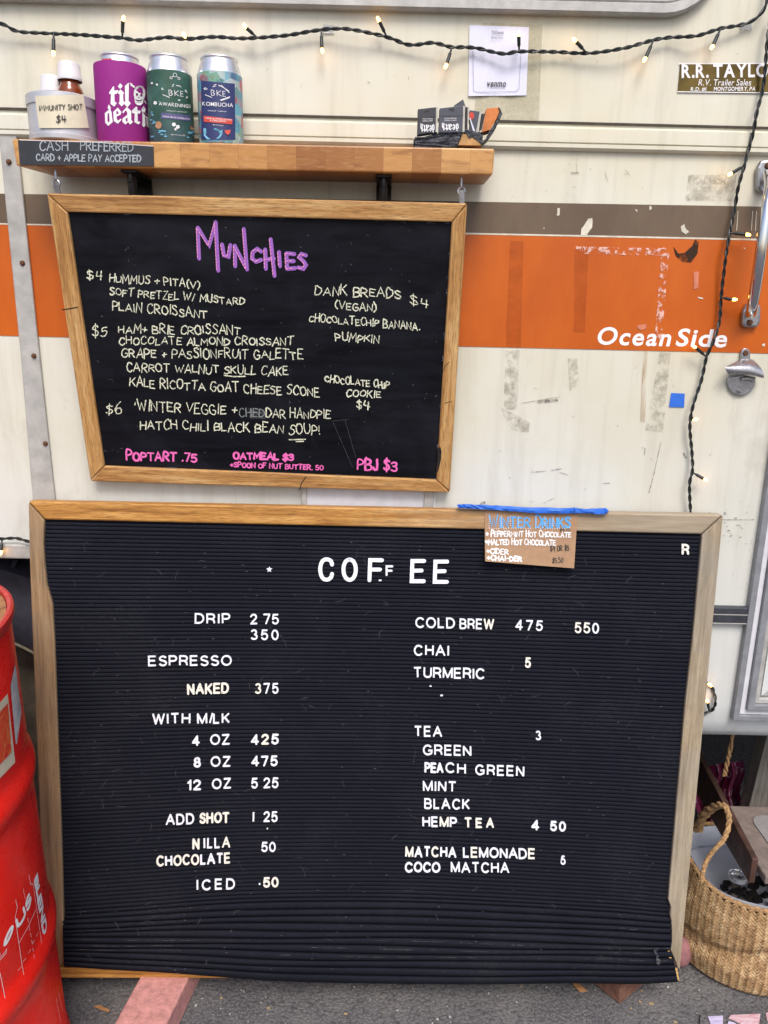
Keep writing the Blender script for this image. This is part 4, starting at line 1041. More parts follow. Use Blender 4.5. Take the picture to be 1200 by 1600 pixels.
W_('WITH M', 238, 1132, 324, 1131, 17, 'of the words WITH MILK'); W_('I', 326.5, 1131, 331, 1130.5, 17, 'leaning in the word MILK', shear=.25, jit=0); W_('LK', 333, 1130.7, 359, 1130, 16.5, 'at the end of the word MILK')
W_('4', 300, 1165, 312, 1165, 16, 'of the size 4 OZ', bold=.014); W_('OZ', 328, 1164.7, 359, 1164, 16.5, 'of the size 4 OZ'); W_('425', 392, 1164.3, 435.5, 1163.5, 16.5, 'of the price 425 beside 4 OZ', old='2', bold=.012, gap=.24)
W_('8', 302.6, 1199, 314, 1199, 16, 'of the size 8 OZ', bold=.014); W_('OZ', 329, 1198.8, 360, 1198, 16.5, 'of the size 8 OZ'); W_('475', 392.6, 1198, 434, 1197.5, 16.5, 'of the price 475 beside 8 OZ', bold=.008, gap=.2)
W_('12', 292.4, 1235, 314, 1234.5, 16.5, 'of the size 12 OZ', bold=.01); W_('OZ', 331, 1233.5, 361, 1232.5, 16.5, 'of the size 12 OZ'); W_('5 25', 392.5, 1232, 435, 1231.5, 16.5, 'of the price 5 25 beside 12 OZ')
W_('ADD', 259, 1289.7, 303.5, 1288.3, 17, 'of the word ADD'); W_('SHOT', 311, 1287.6, 358.5, 1286, 17, 'of the word SHOT', oldall=True, bold=.012); W_('I', 394.5, 1285, 398.5, 1285, 16.5, 'used as a one before 25 beside ADD SHOT'); W_('25', 411.5, 1285, 434, 1284.5, 16.5, 'of the price 1 25 beside ADD SHOT', gap=.2)
W_('N', 300.5, 1327, 311.6, 1327, 17, 'starting the word NILLA', oldall=True, bold=.012); W_('ILLA', 318, 1326, 359.5, 1324.5, 17, 'of the word NILLA', old='A', gap=.2); W_('CHOCOLATE', 244.5, 1354.3, 360.5, 1349.3, 17, 'of the word CHOCOLATE', old='COE', bold=.008, gap=.14); W_('50', 408, 1331.3, 431, 1331, 15.5, 'of the price 50 beside NILLA CHOCOLATE')
W_('ICED', 307, 1391.5, 367, 1390, 17, 'of the word ICED', gap=.3); W_('50', 411, 1387.3, 435.5, 1387, 16, 'of the price .50 beside ICED', oldall=True, bold=.012)
W_('COLD', 649, 981, 711, 982, 17, 'of the word COLD', gap=.12); W_('BREW', 717.7, 983, 771.7, 984, 16.5, 'of the word BREW', old='W', gap=.12); W_('475', 805, 985, 848, 986.5, 16.5, 'of the price 475 beside COLD BREW', gap=.3, shear=.06); W_('550', 898, 989, 936, 990.7, 16.8, 'of the price 550 right of 475', gap=.2, old='5')
W_('CHAI', 646.7, 1024.6, 701.7, 1025.4, 17.2, 'of the word CHAI'); W_('5', 820, 1044, 829.5, 1044, 16.3, 'alone between the rows CHAI and TURMERIC', oldall=True, bold=.01); W_('TURMERIC', 646, 1059, 757.7, 1062, 17.2, 'of the word TURMERIC', gap=.1)
W_('TEA', 647, 1151, 690.7, 1151.7, 16.8, 'of the word TEA above GREEN'); W_('3', 837, 1156.5, 845.7, 1156.7, 14.6, 'alone beside the word TEA'); W_('GREEN', 660.7, 1180, 736.7, 1182, 16.6, 'of the word GREEN under TEA', gap=.12)
W_('PEA', 663, 1207, 693, 1208, 16, 'of the word PEACH', bold=.014); W_('CH', 696, 1208, 728, 1209.5, 16.5, 'of the word PEACH'); W_('GREEN', 742.7, 1211, 819, 1213.8, 16.6, 'of the word GREEN after PEACH')
W_('MINT', 661, 1236.6, 713, 1237.4, 16.5, 'of the word MINT', gap=.12); W_('BLACK', 662.7, 1264, 734, 1265.3, 16.8, 'of the word BLACK'); W_('HEMP', 660, 1292, 714, 1293.5, 16.3, 'of the word HEMP', old='M', bold=.008, gap=.12); W_('T E A', 726, 1293.3, 771.7, 1294, 15.6, 'of the word TEA after HEMP', oldall=True, bold=.012, gap=.12)
W_('4', 830, 1298, 842.5, 1298, 16, 'of the price 4 50 beside HEMP TEA', bold=.012); W_('50', 859.5, 1298.3, 884, 1299.5, 15.8, 'of the price 4 50 beside HEMP TEA', bold=.012, gap=.22)
W_('MATCHA', 633, 1339.6, 713, 1340, 16.8, 'of the word MATCHA before LEMONADE', old='MC', bold=.008); W_('LEMONADE', 723.5, 1340.3, 836.5, 1342.5, 16.6, 'of the word LEMONADE', old='E', bold=.006, gap=.1)
W_('COCO', 632.7, 1363.4, 688, 1363.4, 16.3, 'of the word COCO', bold=.01, gap=.1); W_('MATCHA', 704.5, 1363.6, 795.7, 1364.2, 16.6, 'of the word MATCHA after COCO', gap=.14); W_('6', 875.7, 1351, 884, 1351.2, 14.3, 'alone beside MATCHA LEMONADE')
W_('R', 1065, 867, 1077, 867.3, 16.8, 'alone in the top right corner of the felt', bold=.014, oldall=True)
def bit(x, y, wd, ht, name, lab, cat):
    P = [LB.p3(a, c_, FH+.0048) for a, c_ in ((x-wd/2, y-ht/2), (x-wd/2, y+ht/2), (x+wd/2, y+ht/2), (x+wd/2, y-ht/2))]
    tag(MB().prism(P, -LB.N*.002).build(name, MT['letter'], None), lab, cat, 'plastic punctuation pieces on the letter board')
bit(594, 907, 4.2, 2.1, 'plastic_dash', 'tiny white plastic dash under the heading COFFEE', 'dash'); bit(672.7, 1072.3, 3.4, 1.4, 'plastic_dash', 'tiny white plastic dash just below TURMERIC', 'dash'); bit(690, 1087, 4, 2, 'plastic_dash', 'tiny white plastic dash further below TURMERIC, above TEA', 'dash'); bit(405.5, 1381.7, 2.2, 2.2, 'plastic_dot', 'tiny white plastic dot before the price 50 beside ICED', 'dot'); bit(417.7, 1295, 1.7, 1.7, 'plastic_dot', 'tiny white plastic dot below the price 1 25', 'dot')
P = []
for k in range(10):
    a = math.pi/2+k*math.pi/5; r_ = 4.9 if k % 2 == 0 else 2.1; P.append(LB.p3(420.7+r_*math.cos(a), 890-r_*math.sin(a), FH+.0048))
tag(MB().prism(P, -LB.N*.002, tri=True).build('plastic_star', MT['letter'], None), 'tiny white plastic star left of the COFFEE heading', 'star')

# cardboard sign taped over the top rail
cq = [(757, 797.5), (902.5, 803), (897, 888), (758, 877)]
V0, V1 = LB.px(828, 800)[1], LB.px(828, 882)[1]; UA, UB = LB.px(757, 840)[0], LB.px(899, 840)[0]
def hcard(u, v):
    t = max(0, min(1.1, (v-V0)/(V1-V0))); q = max(0, min(1, (u-UA)/(UB-UA)))
    return .0012+.007*t**2+.006*t**3*(1-q)**2
rows = []
for j in range(13):
    t = j/12; row = []
    for i in range(13):
        s_ = i/12
        x = (cq[0][0]*(1-s_)+cq[1][0]*s_)*(1-t)+(cq[3][0]*(1-s_)+cq[2][0]*s_)*t; y = (cq[0][1]*(1-s_)+cq[1][1]*s_)*(1-t)+(cq[3][1]*(1-s_)+cq[2][1]*s_)*t
        h = hcard(*LB.px(x, y)); h = hcard(*LB.px(x, y, h)); row.append(LB.p3(x, y, h))
    rows.append(row)
CS = thing('drinks_sign', LB.p3(828, 884, .004), 'small brown card with winter drinks prices taped to the letter board', 'sign')
bk = [[p-LB.N*.0007 for p in r_] for r_ in rows]
b = MB().grid(rows).grid(bk)
for A, B in ((rows[-1], bk[-1]), (rows[0], bk[0]), ([r_[0] for r_ in rows], [r_[0] for r_ in bk]), ([r_[-1] for r_ in rows], [r_[-1] for r_ in bk])): b.grid([A, B])
b.build('card', MT['cardboard'], CS, smooth=R(40))
class Curl:                                                # lettering follows the curled card
    def px(s, x, y, h=0):
        hh = hcard(*LB.px(x, y)); hh = hcard(*LB.px(x, y, hh)); return LB.px(x, y, hh+h)
    def to3(s, u, v, h=0): return LB.to3(u, v, hcard(u, v)+h)
CU = Curl()
b = MB(); hand(b, CU, 'WINTER', 765, 823.5, 828, 824, 15, 2.7, .0007, .6, small=True); hand(b, CU, 'DRINKS', 837, 824.5, 890.5, 824, 14.5, 2.7, .0007, .6, small=True); b.build('heading_lettering', MT['chalkblue'], CS)
b = MB(); hand(b, CU, '* PEPPERMINT HOT CHOCOLATE', 759.5, 837.8, 892, 839.3, 7.6, 1.7, .0007, .8, small=True); hand(b, CU, '*MALTED HOT CHOCOLATE', 758.5, 850.8, 868, 852, 7.8, 1.8, .0007, .8, small=True); hand(b, CU, '*CIDER', 760.5, 864.5, 794, 866.3, 7.8, 1.9, .0007, .8, small=True); hand(b, CU, '*CHAI-DER', 761.5, 875, 815, 877, 7.4, 1.9, .0007, .8, small=True)
for k in range(34):
    x = 764+k*3.8
    if not 829 < x < 836: b.pline(CU, [(x, 825.5+RND.uniform(-1.5, 1)), (x+.9, 825.7+RND.uniform(-1.5, 1))], .9, .0011)
for x in (764, 783, 797, 810, 837, 851, 864): 
    for k in range(5): b.pline(CU, [(x, 807+k*3.4), (x+.5, 808+k*3.4)], .9, .0011)
b.build('drinks_lettering', MT['white_print'], CS)
b = MB(); hand(b, CU, '$4.75', 875, 830.5, 891, 829, 5.6, .8, .0007); hand(b, CU, '$4 OR $5', 860, 861, 889, 860, 8, 1, .0007); hand(b, CU, '$5.50', 863, 880, 880, 878.5, 7.6, 1, .0007); b.build('price_lettering', MT['ink'], CS)
# blue tape along the top edge
top = [(714, 789.5), (722, 788.5), (745, 789.5), (780, 791), (830, 793.6), (890, 794.5), (898, 793.6), (915, 796), (944, 794.5), (951, 799)]
bot = [(717, 794), (730, 794.5), (760, 796), (795, 798.5), (830, 801), (880, 802.5), (905, 801.5), (925, 803), (944, 803.5), (948, 802)]
def fine(L): 
    q = smoothpath([(a, c_, 0) for a, c_ in L], 7); return [(p.x, p.y+RND.uniform(-.45, .45)) for p in q]
top, bot = fine(top), fine(bot)
rows = [[LB.p3(*p, .0085+.0015*math.sin(i*1.7)) for i, p in enumerate(top)], [LB.p3((p[0]+q[0])/2, (p[1]+q[1])/2, .0105+RND.uniform(-.0025, .0015)) for p, q in zip(top, bot)], [LB.p3(*p, .0088) for p in bot], [LB.p3(p[0], p[1]-2, .0012) for p in bot], [LB.p3(p[0], p[1]-1, -.012) for p in top], [LB.p3(p[0], p[1]+0, .006) for p in top]]
tag(MB().grid(rows).build('tape_strip', MT['bluetape'], None, smooth=True), 'long crumpled strip of blue tape along the letter board top edge', 'tape')
P = [W3(*q, .0016) for q in ((1049, 614), (1070, 615), (1069, 636.5), (1045.5, 636))]
tag(MB().prism(P[::-1], (0, .0006, 0)).build('tape_piece', MT['bluetape'], None), 'small square of blue tape stuck on the trailer wall below the stripe', 'tape')

# ================================================================== THINGS ON THE SHELF
def shelf_x(px_, py_, y): d = ray(px_, py_); return CAM.x+d.x*(y-CAM.y)/d.y
def can_prof(r=.033, h=.122):
    return [(0, .004), (.02, .002), (.0255, 0), (.031, .0015), (r, .005), (r, h-.024), (r-.0012, h-.019), (r-.004, h-.010), (r-.0062, h-.005), (r-.0062, h-.003), (r-.0050, h-.0015), (r-.0052, h), (r-.0064, h), (r-.0072, h-.006), (0, h-.006)]
def make_can(name, px_, lab, label_mat, lo=.003, hi=.099, y=-.052):
    x = shelf_x(px_, 200, y); z = ztop(x)+.0003
    t = thing(name, (x, y, z), lab, 'can')
    MB().lathe(can_prof(), (x, y, z), 48).build('can_body', MT['canalu'], t, smooth=R(35))
    MB().tube([Vector((x+.011*math.sin(a*.5236), y-.004-.007*math.cos(a*.5236), z+.1165)) for a in range(13)], .0011, 6, False).build('pull_tab', MT['canalu'], t, smooth=True)
    lb = None
    if label_mat:
        lb = MB().lathe([(.0325, lo), (.0332, lo+.0008), (.0332, hi), (.0325, hi+.0008)], (x, y, z), 56).build('label', label_mat, t, smooth=True)
    return t, x, y, z, lb
# koozie can
t, x, y, z, _ = make_can('koozie_can', 192.8, 'beer can in a purple foam sleeve on the shelf', None)
sv = MB().lathe([(.030, .0005), (.0368, .0005), (.0378, .003), (.0378, .1075), (.0374, .109), (.0355, .109), (.0345, .105)], (x, y, z), 56).build('foam_sleeve', MT['purple'], t, smooth=R(50))
KS = Cyl(x, y, .0378)
LETTERS = {
 'til': [[(803, 425), (838, 372), (848, 372), (848, 408), (885, 405), (872, 438), (850, 440), (852, 505), (872, 522), (848, 552), (816, 528), (820, 440), (803, 438)],
  [(876, 425), (905, 398), (938, 430), (928, 440), (930, 500), (948, 515), (915, 550), (888, 522), (896, 508), (897, 445)], [(880, 372), (902, 343), (924, 368), (902, 395)],
  [(944, 368), (976, 338), (979, 345), (977, 500), (997, 522), (966, 558), (938, 530), (946, 515)],
  [(985, 338), (1010, 348), (1012, 358), (1028, 365), (1035, 385), (1015, 380), (1008, 372), (998, 368)], [(1110, 490), (1125, 500), (1138, 530), (1128, 525)]],
 'death': [([(800, 530), (818, 560), (815, 580), (825, 600), (835, 690), (795, 725), (768, 695), (765, 610), (800, 580), (790, 560)], [[(790, 615), (803, 608), (808, 680), (797, 692), (788, 680)]]),
  ([(840, 600), (880, 560), (912, 600), (905, 625), (870, 640), (872, 665), (885, 678), (905, 660), (915, 668), (880, 705), (845, 680)], [[(866, 595), (878, 590), (890, 612), (868, 622)]]),
  ([(920, 600), (960, 555), (1000, 590), (1000, 670), (1016, 690), (990, 712), (972, 690), (950, 712), (922, 690), (922, 660), (965, 625), (963, 598), (948, 585), (930, 612)], [[(948, 662), (966, 648), (968, 680), (955, 688)]]),
  ([(1005, 590), (1038, 555), (1053, 553), (1055, 585), (1085, 590), (1078, 615), (1056, 612), (1058, 680), (1082, 690), (1065, 712), (1028, 690), (1030, 612), (1008, 610)], []),
  ([(1088, 580), (1110, 545), (1128, 575), (1122, 600), (1148, 620), (1158, 650), (1155, 745), (1138, 725), (1132, 650), (1122, 640), (1125, 705), (1128, 715), (1112, 738), (1095, 715), (1100, 690), (1098, 600)], [])]}
zk = lambda p: (p[0]/5.714+30, p[1]/5.714+70)
b = MB()
for q in LETTERS['til']: b.ppoly(KS, [zk(p) for p in q], .0006)
for q, ho in LETTERS['death']: b.ppoly(KS, [zk(p) for p in q], .0006, [[zk(p) for p in r_] for r_ in ho])
b.build('sleeve_lettering', MT['white_print'], sv)
b = MB(); b.ppoly(KS, [zk(p) for p in [(1028, 400), (1045, 372), (1075, 362), (1105, 372), (1122, 400), (1126, 440), (1118, 475), (1108, 490), (1105, 520), (1085, 540), (1055, 538), (1035, 520), (1030, 490), (1028, 470), (1022, 440)]], .0008,
        [[zk(p) for p in q] for q in ([(1040, 435), (1052, 428), (1062, 438), (1060, 455), (1045, 460)], [(1080, 440), (1095, 435), (1102, 448), (1095, 462), (1080, 460)], [(1068, 460), (1076, 472), (1062, 474)], [(1035, 482), (1060, 492), (1088, 490), (1102, 482), (1092, 500), (1060, 503), (1040, 496)])])
b.build('skull_print', MT['white_print'], sv)
KC = Cyl(x, y, .0325)
b = MB(); b.patch(KC, [(160, 92), (174, 91), (177, 105), (160, 106)], .0004, 4, 2, 0); b.patch(KC, [(180, 101), (205, 103), (208, 108), (178, 106)], .0004, 4, 2, 1); b.build('can_print', [MT['redp'], MT['bluep']], t)
# green can and blue can
zg = lambda a, c_: (a/6.667+220, c_/6.667+70)
def logo(b, surf, dx, h):
    for A, B in (((215, 455), (345, 412)), ((222, 468), (340, 428)), ((370, 422), (385, 430)), ((385, 424), (478, 482)), ((400, 422), (482, 500)), ((230, 520), (300, 548)), ((390, 575), (488, 540)), ((395, 582), (486, 550))):
        b.pline(surf, [zg(A[0]+dx, A[1]), zg(B[0]+dx, B[1])], .9, h)
    for A in ([(292, 470), (296, 525), (320, 528), (330, 512), (312, 500), (325, 485), (310, 472), (292, 470)], [(352, 475), (356, 530)], [(392, 478), (356, 505), (398, 534)], [(438, 485), (412, 484), (416, 536), (442, 538)], [(414, 510), (436, 511)]): b.pline(surf, [zg(p[0]+dx, p[1]) for p in A], .75, h)
t, x, y, z, lb = make_can('kombucha_can', 268, 'dark green kombucha can with white blossom print, middle of the three cans', MT['greencan'])
GS = Cyl(x, y, .0332); b = MB(); h = .0004; logo(b, GS, 0, h)
font(b, GS, 'AWAKENINGS', *zg(188, 628), *zg(520, 660), 5.2, h, 0, .004, gap=.16)
font(b, GS, 'YERBA MATE KOMBUCHA', *zg(222, 752), *zg(512, 782), 2.4, .0012); font(b, GS, 'NET WT. 12 FL OZ', *zg(315, 940), *zg(460, 952), 1.6, h); font(b, GS, 'unfiltered * caffeinated', *zg(270, 690), *zg(475, 706), 1.6, h)
for (cx, cy, r_) in ((355, 315, 20), (315, 345, 12), (396, 352, 12)): b.pline(GS, [zg(cx+r_*math.cos(k*.628), cy+r_*math.sin(k*.628)) for k in range(11)], .6, h)
b.pline(GS, [zg(326, 338), zg(340, 325)], .6, h); b.pline(GS, [zg(370, 328), zg(386, 343)], .6, h)
for (cx, cy, s_) in ((150, 605, 20), (345, 830, 22), (385, 855, 22), (362, 880, 14), (118, 400, 12), (170, 415, 12)):
    for k in range(5):
        a = k*1.2566+.3; b.ppoly(GS, [zg(cx+s_*.55*math.cos(a)+s_*.45*math.cos(j*1.047), cy+s_*.55*math.sin(a)+s_*.45*math.sin(j*1.047)) for j in range(6)], h)
b.build('label_print', MT['white_print'], lb)
b = MB()
b.patch(GS, [zg(212, 706), zg(516, 738), zg(518, 795), zg(212, 765)], .0003, 10, 2, 0)
for (cx, cy, s_) in ((185, 835, 34), (537, 860, 22)): b.ppoly(GS, [zg(cx+s_*math.cos(j*.785), cy+s_*1.2*math.sin(j*.785)) for j in range(8)], .0005, m=1)
for k in range(26):
    cx, cy = RND.choice([(RND.uniform(110, 280), RND.uniform(890, 960)), (RND.uniform(480, 560), RND.uniform(900, 965)), (RND.uniform(100, 150), RND.uniform(640, 820))]); s_ = RND.uniform(8, 20)
    b.ppoly(GS, [zg(cx+s_*math.cos(j*1.047+k), cy+s_*.5*math.sin(j*1.047+k)) for j in range(6)], .0006, m=2)
b.build('label_art', [MT['lilac'], MT['tan'], MT['sky']], lb)
t, x, y, z, lb = make_can('kombucha_can', 345.5, 'kombucha can with navy panel and bright leaf print, rightmost of the cans', MT['art'])
BS = Cyl(x, y, .0332); b = MB()
b.patch(BS, [zg(628, 372), zg(980, 405), zg(985, 990), zg(632, 990)], .0003, 14, 6, 0); b.patch(BS, [zg(654, 738), zg(956, 775), zg(952, 828), zg(656, 802)], .0010, 10, 2, 1)
b.ppoly(BS, [zg(*p) for p in ((652, 870), (790, 870), (830, 895), (850, 885), (848, 930), (820, 975), (690, 985), (655, 940))], .0014, m=2); b.ppoly(BS, [zg(*p) for p in ((872, 890), (935, 885), (930, 920), (905, 940), (880, 915))], .0014, m=1)
b.build('label_art', [MT['navy'], MT['coral'], MT['sky']], lb)
b = MB(); logo(b, BS, 440, .0012); font(b, BS, 'KOMBUCHA', *zg(640, 632), *zg(962, 650), 6, .0012, 0, .004, gap=.18); font(b, BS, 'VANILLA, MAPLE WOOD', *zg(668, 770), *zg(945, 790), 2.3, .0022); font(b, BS, '& CINNAMON', *zg(720, 795), *zg(885, 805), 2.3, .0022)
font(b, BS, 'limited * edition', *zg(700, 690), *zg(892, 700), 1.8, .0012); font(b, BS, 'NET WT. 12 FL OZ', *zg(748, 838), *zg(860, 848), 1.6, .0012)
b.build('label_print', MT['white_print'], lb)
# tin with taped note and two little bottles
y = -.050; x = shelf_x(100.5, 200, y); z = ztop(x)+.0003; rT = .0505
t = thing('round_tin', (x, y, z), 'round silver tin with an immunity shot note taped on its front', 'tin')
MB().lathe([(0, .001), (rT-.003, .001), (rT-.0005, .003), (rT, .009), (rT-.001, .010), (rT-.001, .050), (rT+.0006, .0505), (rT+.0006, .064), (rT-.0015, .0655), (rT-.003, .064), (rT-.003, .006), (0, .006)], (x, y, z), 64).build('tin_body', MT['tin'], t, smooth=R(30))
NS = Cyl(x, y, rT+.0007); b = MB()
b.patch(NS, [(54.5, 150), (130, 147.5), (139, 200), (61, 200)], .0004, 12, 6); b.build('paper_note', MT['notepaper'], t, smooth=True)
b = MB(); hand(b, NS, 'IMMUNITY SHOT', 61, 172.5, 128.5, 170.5, 7.5, 1.1, .0012, .6); hand(b, NS, '$4', 88, 191.5, 103, 191.5, 10.5, 1.2, .0012, .6); b.build('note_lettering', MT['ink'], t)
def bottle(px_, ptop, yy, lab, tilt=0):
    x = shelf_x(px_, ptop+10, yy); d = ray(px_, ptop); zt = CAM.z+d.z*(yy-CAM.y)/d.y; z0 = z+.0065
    t2 = thing('shot_bottle', (x, yy, z0), lab, 'bottle', 'small bottles inside the tin'); H_ = zt-z0
    MB().lathe([(0, 0), (.017, 0), (.0185, .003), (.0185, H_-.040), (.0165, H_-.034), (.0140, H_-.030), (.0135, H_-.022), (0, H_-.022)], (x, yy, z0), 32).build('bottle_body', MT['amber'], t2, smooth=True)
    MB().lathe([(.0175, H_-.0245), (.0178, H_-.020), (.0168, H_-.019), (.0162, H_-.003), (.0145, H_), (0, H_)], (x, yy, z0), 40).build('bottle_cap', MT['cap'], t2, smooth=R(50))
bottle(108, 99, -.045, 'taller amber shot bottle with a white cap behind the note'); bottle(81, 120, -.035, 'shorter shot bottle with a white cap, low at the tin left')
# little dark sign stuck on the shelf front
CP = Pl((0, SY-.0008, 0), (1, 0, 0), (0, 0, 1))
sg = thing('cash_sign', CP.p3(135, 260), 'dark slate sign about cash and cards on the shelf edge', 'sign')
MB().prism([CP.p3(*q, .001) for q in ((31, 257.5), (240.5, 259.5), (239.5, 228.5), (150, 222), (28, 218.5))], (0, .0014, 0), tri=True).build('sign_card', MT['slate'], sg)
b = MB()
hand(b, CP, 'CASH', 62, 235, 106, 235.5, 15, 1.6, .0014, .5); hand(b, CP, 'PREFERRED', 126, 234.5, 208, 237, 14, 1.6, .0014, .5); hand(b, CP, 'CARD + APPLE PAY ACCEPTED', 57, 251, 220, 253, 10, 1.7, .0014, .5)
b.build('sign_lettering', MT['slatechalk'], sg)
b = MB(); b.pline(CP, [(31, 218.7), (150, 222.2), (239, 228.3)], 1.1, .0016); b.build('torn_edge', MT['cap'], sg)
# charred wooden tray of matchboxes
zm = lambda a, c_: (a/7.06+630, c_/7.06+140)
MP = Pl((0, -.088, 0), (1, 0, 0), (0, 0, 1)); z0 = ztop(.12)+.0004
tr = thing('matchbox_tray', MP.p3(705, 228), 'charred rough wooden tray with split tan end holding matchboxes', 'tray')
P = [zm(*p) for p in ((118, 605), (118, 520), (160, 495), (250, 480), (360, 450), (480, 432), (640, 428), (655, 440), (605, 560), (600, 598))]
Q = [MP.p3(*p) for p in P]; mz = min(q.z for q in Q)
for q in Q: q.z += z0-mz
b = MB(); cx = sum(q.x for q in Q)/len(Q)
b.prism([Vector((q.x, -.090, q.z)) for q in Q], (0, .012, 0), tri=True); tb = b.build('tray_side', MT['scorch'], tr, bevel=.002)
me = tb.data; bm = bmesh.new(); bm.from_mesh(me); bmesh.ops.subdivide_edges(bm, edges=bm.edges, cuts=3, use_grid_fill=True)
for v in bm.verts: v.co += Vector((RND.uniform(-1, 1), RND.uniform(-1.6, 1), RND.uniform(-.6, 1)))*.0009
bm.to_mesh(me); bm.free()
xl, xr = Q[0].x, Q[6].x+.03
MB().box((xl+.004, -.078, z0), (xr-.01, -.012, z0+.006)).box((xl+.003, -.018, z0), (xr-.02, -.0122, z0+.03)).build('tray_base', MT['scorch'], tr)
e = [zm(*p) for p in ((655, 485), (700, 490), (715, 520), (725, 540), (760, 525), (830, 575), (865, 615), (600, 612), (605, 560))]
E = [MP.p3(*p) for p in e]
MB().prism([Vector((q.x, -.0885, max(q.z, z0))) for q in E], (0, .06, 0), tri=True).build('tray_end', plain('split tan wood', S(194, 150, 98), .8, 0, .3, 60, .5), tr)
e = [zm(*p) for p in ((640, 432), (680, 436), (830, 478), (880, 505), (868, 612), (830, 574), (760, 524), (728, 540), (714, 520), (700, 488), (655, 484))]
MB().prism([Vector((q.x, -.0895, max(q.z, z0+.001))) for q in [MP.p3(*p) for p in e]], (0, .058, 0), tri=True).build('tray_end', MT['scorch'], tr)
e = [zm(*p) for p in ((920, 210), (1050, 195), (1062, 235), (1030, 320), (960, 440), (870, 470), (880, 400))]
ld = MB(); ld.prism([MP.p3(*p, -.012) for p in e], (0, .03, 0), tri=True); ldo = ld.build('tray_lid', plain('orange scribbled wood', S(214, 128, 66), .7, 0, .35, 60, .4), tr)
e = [zm(*p) for p in ((1050, 192), (1064, 196), (1096, 265), (1020, 430), (950, 530), (878, 600), (866, 590), (950, 500), (945, 470), (1035, 330), (1064, 235))]
MB().prism([MP.p3(*p, -.010) for p in e], (0, .034, 0), tri=True).build('tray_lid', MT['scorch'], tr, bevel=.001)
MBX = plain('dark grey matchbox card', S(76, 78, 90), .45, 0, .12, 60, .05); MBW = plain('pale matchbox edge', S(200, 196, 186), .6)
def matchbox(q, lab, depth, hoff, mat=MBX, strip_edge=None):
    t2 = thing('matchbox', MP.p3(*zm(*q[3]), hoff), lab, 'matchbox', 'matchboxes standing in the tray')
    P = [MP.p3(*zm(*p), hoff) for p in q]
    MB().prism(P, (0, depth, 0)).build('box_card', mat, t2, bevel=.0006)
    if strip_edge:
        P = [MP.p3(*zm(*p), hoff-.001) for p in strip_edge]; MB().prism(P, (0, depth-.002, 0)).build('box_edge', MBW, t2)
    return t2
def death_print(t2, x0, y0, x1, y1, hoff, ex=0):
    b = MB(); h = hoff+.0005
    for q, ho in LETTERS['death']:
        f_ = lambda p: zm(x1-(p[0]-765)/395*(x1-x0), y1-(p[1]-530)/215*(y1-y0))
        b.ppoly(MP, [f_(p) for p in q], h, [[f_(p) for p in r_] for r_ in ho])
    for (yy, s_) in ((y0-22, 'HART STREET'), (y0-44, 'BROOKLYN, NY')):
        wd = (x1-x0)*.72; xm = (x0+x1)/2
        font(b, MP, s_, *zm(xm+wd/2, yy-8), *zm(xm-wd/2, yy-8), -1.9, h)
    b.build('box_lettering', MT['white_print'], t2)
m1 = matchbox([(162, 215), (362, 192), (358, 470), (155, 500)], 'dark grey matchbox at the left end of the tray, printed upside down', .014, .004, plain('charcoal matchbox card', S(56, 56, 64), .45, 0, .12, 60, .05), [(362, 194), (382, 192), (378, 466), (358, 470)])
death_print(m1, 190, 368, 345, 480, .004); b = MB(); b.pline(MP, [zm(162, 325), zm(360, 300)], .5, .0045); b.ppoly(MP, [zm(*p) for p in ((232, 238), (285, 226), (285, 238), (234, 248))], .0046); b.build('box_tab', MT['ink'], m1)
m2 = matchbox([(402, 205), (662, 175), (652, 470), (390, 475)], 'larger slate grey matchbox in the tray middle, printed upside down', .014, .003, MBX, [(662, 177), (684, 182), (676, 462), (654, 470)])
death_print(m2, 425, 362, 612, 462, .003); b = MB(); b.pline(MP, [zm(402, 292), zm(660, 288)], .5, .0035); b.ppoly(MP, [zm(*p) for p in ((505, 212), (558, 205), (558, 238), (545, 240), (545, 222), (505, 226))], .0036); b.build('box_tab', MT['ink'], m2)
matchbox([(560, 175), (660, 105), (694, 195), (690, 300), (600, 300)], 'tilted grey matchbox peeking up behind the slate grey one', .012, -.022)
matchbox([(690, 195), (712, 190), (708, 455), (680, 460)], 'matchbox seen on its dark side edge, right of the slate grey one', .03, -.004, MT['ink'], [(712, 190), (732, 194), (716, 440), (700, 455)])
m5 = matchbox([(735, 225), (845, 240), (800, 468), (735, 450)], 'leaning matchbox with a red spot on its face, right part of the tray', .012, -.008, MBX, [(845, 238), (866, 232), (832, 470), (802, 468)])
MB().ppoly(MP, [zm(755+28*math.cos(k*.628), 288+42*math.sin(k*.628)) for k in range(10)], -.0073).build('red_spot', MT['redp'], m5)
MB().ppoly(MP, [zm(*p) for p in ((730, 315), (740, 312), (795, 462), (770, 452))], -.0066).build('paper_flap', MT['paper'], m5)
matchbox([(866, 262), (905, 268), (866, 440), (842, 440)], 'thin leaning matchbox beside the orange tray lid', .025, -.012, MT['ink'], [(905, 268), (935, 262), (862, 470), (838, 470)])

